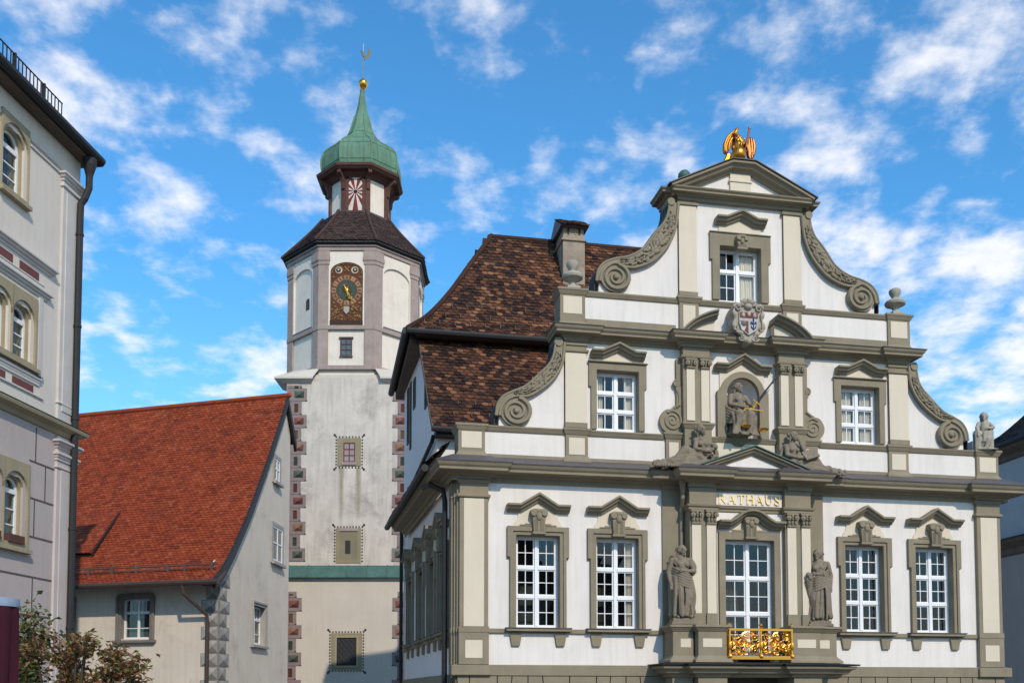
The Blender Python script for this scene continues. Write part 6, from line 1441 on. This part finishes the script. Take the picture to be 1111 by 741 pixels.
wing([(-.27, .31), (-.36, .32), (-.375, .50), (-.31, .68), (-.18, .82), (-.04, .91), (-.01, .86), (-.11, .76), (-.17, .64), (-.19, .47)], (-.02, -.15, -.1), GOLDE,
     [[(-.31, .33), (-.30, .50), (-.22, .68), (-.06, .86)], [(-.34, .36), (-.34, .52), (-.27, .68), (-.12, .83)], [(-.25, .38), (-.24, .52), (-.18, .64), (-.10, .75)]])
wing([(.17, .62), (.28, .73), (.38, .70), (.43, .50), (.39, .29), (.28, .09), (.20, .17), (.17, .40)], (-.02, .15, .1), GOLDD,
     [[(.24, .66), (.24, .45), (.25, .16)], [(.30, .68), (.31, .45), (.30, .18)], [(.35, .66), (.37, .48), (.34, .26)]])
b = MB(); b.tube([(.14, -.12, .40), (.25, -.06, .90)], .025, 7); b.ball((.255, -.055, .92), .035); mk('sceptre', b, GOLDD, EG)
b = MB(); b.box(-.28, .28, -.22, .26, .0, .05); mk('plinth', b, OLIVE, EG)

# ================================================================ PARASOL AND SHRUB IN THE FOREGROUND
def campos(u, v, D): 
    lat = (u-555.5)/1072*D*1.0; p = cpos(lat, D); return p
p = campos(-9, 700, 9.0); gzz = gz(p.x, p.y)
UM = thing('closed_parasol', 'closed maroon parasol with pale blue trim at the lower left edge', 'parasol', (p.x, p.y, gzz)); zt = 3.46-gzz
b = MB(); n = 48; rings = []
for z, r, am in ((.85, .15, .035), (1.2, .17, .04), (1.7, .19, .035), (2.1, .20, .022), (zt-.06, .205, .012), (zt, .20, .006)):
    rings.append([((r+am*math.sin(8*2*pi*k/n+z*.7)+am*.4*math.sin(13*2*pi*k/n+z))*math.cos(2*pi*k/n), (r+am*math.sin(8*2*pi*k/n+z*.7))*math.sin(2*pi*k/n), z) for k in range(n)])
b.loft(rings); mk('canopy', b, stuff('maroon_cloth', (.045, .006, .016), .9, .15, 4, .2, 60), UM, smooth=True)
b = MB(); b.lathe(0, 0, [(.212, zt-.03), (.218, zt+.0), (.214, zt+.045), (.15, zt+.055)], 32); mk('valance', b, stuff('pale_blue_trim', (.26, .33, .43), .8, .1), UM, smooth=True)
b = MB(); b.lathe(0, 0, [(.025, 0), (.025, .9)], 10); mk('pole', b, FRAMEW, UM)
b = MB(); b.lathe(0, 0, [(.30, 0), (.30, .05), (.06, .09), (.05, .3)], 20); mk('foot', b, DARKM, UM)
def leaf_mat(name, cols):
    m, n, l, bb = newmat(name); a = n.new('ShaderNodeAttribute'); a.attribute_name = 'rnd'; r = n.new('ShaderNodeValToRGB'); e = r.color_ramp.elements
    while len(e) < len(cols): e.new(.5)
    for i, c in enumerate(cols): e[i].position = i/(len(cols)-1); e[i].color = (*c, 1)
    l.new(a.outputs['Fac'], r.inputs[0]); l.new(r.outputs[0], bb.inputs['Base Color']); bb.inputs['Roughness'].default_value = .55
    tr = n.new('ShaderNodeBsdfTranslucent'); l.new(r.outputs[0], tr.inputs[0]); ms = n.new('ShaderNodeMixShader'); ms.inputs[0].default_value = .25
    l.new(bb.outputs[0], ms.inputs[1]); l.new(tr.outputs[0], ms.inputs[2]); l.new(ms.outputs[0], n['Material Output'].inputs[0]); return m
LEAF = leaf_mat('shrub_leaves', [(.05, .10, .025), (.09, .14, .035), (.19, .17, .05), (.25, .14, .05), (.30, .13, .06), (.17, .075, .04)])
p = campos(78, 700, 11.0); gzz = gz(p.x, p.y)
SB = thing('shrub', 'shrub with green and rust brown autumn leaves in front of the left houses', 'shrub', (p.x, p.y, gzz), YAW)
rs = random.Random(3); tips = []; tw = MB()
H0 = 2.634-gzz       # eye level above its foot
def lx(u): return (u-78)/1072*11.0
def hz(v): return (752.8-v)/1072*11.0+H0-.10
targets = []
for u, v, n_ in ((42, 672, 4), (24, 660, 3), (15, 680, 5), (32, 690, 15), (22, 700, 13), (55, 705, 12), (48, 725, 14), (72, 712, 11), (90, 700, 9), (100, 690, 7), (112, 706, 12), (128, 716, 12), (142, 712, 7), (84, 730, 14), (118, 732, 14), (30, 735, 14), (15, 720, 10), (140, 732, 9), (66, 745, 14), (105, 750, 14), (36, 760, 14), (130, 760, 10), (80, 775, 16), (50, 790, 14), (110, 790, 12)):
    targets.append((lx(u), rs.uniform(-.35, .35), hz(v), n_))
for x, y, z, n_ in targets:
    pts = smoothcurve([(x*.15, y*.15, .1), (x*.45, y*.5, z*.55), (x*.8, y*.9, z*.85), (x, y, z)], 4); tw.tube(pts, [.026*(1-.8*k/len(pts))+.003 for k in range(len(pts))], 5)
    for k in range(3):
        q = Vector((x, y, z))+Vector((rs.uniform(-.12, .12), rs.uniform(-.15, .15), rs.uniform(-.02, .14))); tw.tube([(x, y, z-.05), tuple((Vector((x, y, z))+q)/2+Vector((0, 0, .02))), tuple(q)], [.006, .005, .003], 4); tips.append((q, n_))
    tips.append((Vector((x, y, z)), n_))
for u, v in ((57, 680), (83, 690), (20, 648), (93, 693), (64, 683)): tw.tube([(lx(u)*.8, 0, hz(v)-.35), (lx(u)*.95, .0, hz(v)-.15), (lx(u), 0, hz(v))], [.008, .006, .003], 4); tips.append((Vector((lx(u), 0, hz(v))), 2))
mk('stems', tw, stuff('bark', (.07, .05, .035), .9, .3), SB, smooth=True)
lf = MB()
for q, n_ in tips:
    green = 1 if q.x < lx(52) else 0
    for k in range(int(n_*4.2)):
        c = q+Vector((rs.gauss(0, .075), rs.gauss(0, .10), rs.gauss(0, .065))); s = rs.uniform(.022, .046)
        Mr = Matrix.Rotation(rs.uniform(0, 6.28), 3, 'Z') @ Matrix.Rotation(rs.uniform(-1.2, .6), 3, 'X') @ Matrix.Rotation(rs.uniform(-.7, .7), 3, 'Y')
        pp = [(0, -s, 0), (s*.55, -s*.3, s*.14), (s*.75, s*.15, s*.2), (s*.2, s*.55, s*.06), (0, s*1.2, -s*.2), (-s*.2, s*.55, s*.06), (-s*.75, s*.15, s*.2), (-s*.55, -s*.3, s*.14)]
        rv = rs.gauss(.28, .2) if green else rs.gauss(.62, .22)
        lf.add([c+Mr @ Vector(a) for a in pp]+[c+Mr @ Vector((0, .1*s, -.04*s))], [(i, (i+1) % 8, 8) for i in range(8)], max(.01, min(1, rv)))
mk('foliage', lf, LEAF, SB)

SPLIT = {'snow_hook', 'hip_tiles', 'carving', 'base_course', 'portal_backing', 'sill_course', 'capital', 'panel', 'attic_string', 'portal_support', 'frieze_panel', 'slot', 'flower_box', 'string_course', 'sill', 'field', 'rear_wall', 'curtain', 'brackets', 'interior', 'frame'}
# ---------------------------------------------------------------- pieces that stand apart become parts of their own
def split_pieces(o, gap=.06):
    me = o.data; nv = len(me.vertices); par = list(range(nv))
    def find(a):
        while par[a] != a: par[a] = par[par[a]]; a = par[a]
        return a
    for e in me.edges: a, c = find(e.vertices[0]), find(e.vertices[1]); par[a] = c
    isl = {}
    for v in me.vertices:
        r = find(v.index); q = isl.setdefault(r, [list(v.co), list(v.co)])
        for k in range(3): q[0][k] = min(q[0][k], v.co[k]); q[1][k] = max(q[1][k], v.co[k])
    keys = list(isl); gp = {k: k for k in keys}
    def f2(a):
        while gp[a] != a: a = gp[a]
        return a
    for i, a in enumerate(keys):
        for c in keys[:i]:
            if all(isl[a][0][k]-gap < isl[c][1][k] and isl[c][0][k]-gap < isl[a][1][k] for k in range(3)): gp[f2(a)] = f2(c)
    roots = sorted({f2(k) for k in keys})
    if len(roots) < 2: return
    for r in roots[1:]+roots[:1]:
        bm = bmesh.new(); bm.from_mesh(me); bm.verts.ensure_lookup_table()
        bmesh.ops.delete(bm, geom=[v for v in bm.verts if f2(find(v.index)) != r], context='VERTS')
        if r == roots[0]: bm.to_mesh(me)
        else:
            n_ = o.copy(); n_.data = me.copy(); bm.to_mesh(n_.data); col.objects.link(n_); n_.parent = o.parent
        bm.free()
for o in list(bpy.data.objects):
    if o.type == 'MESH' and not o.children and o.name.split('.')[0] in SPLIT: split_pieces(o)
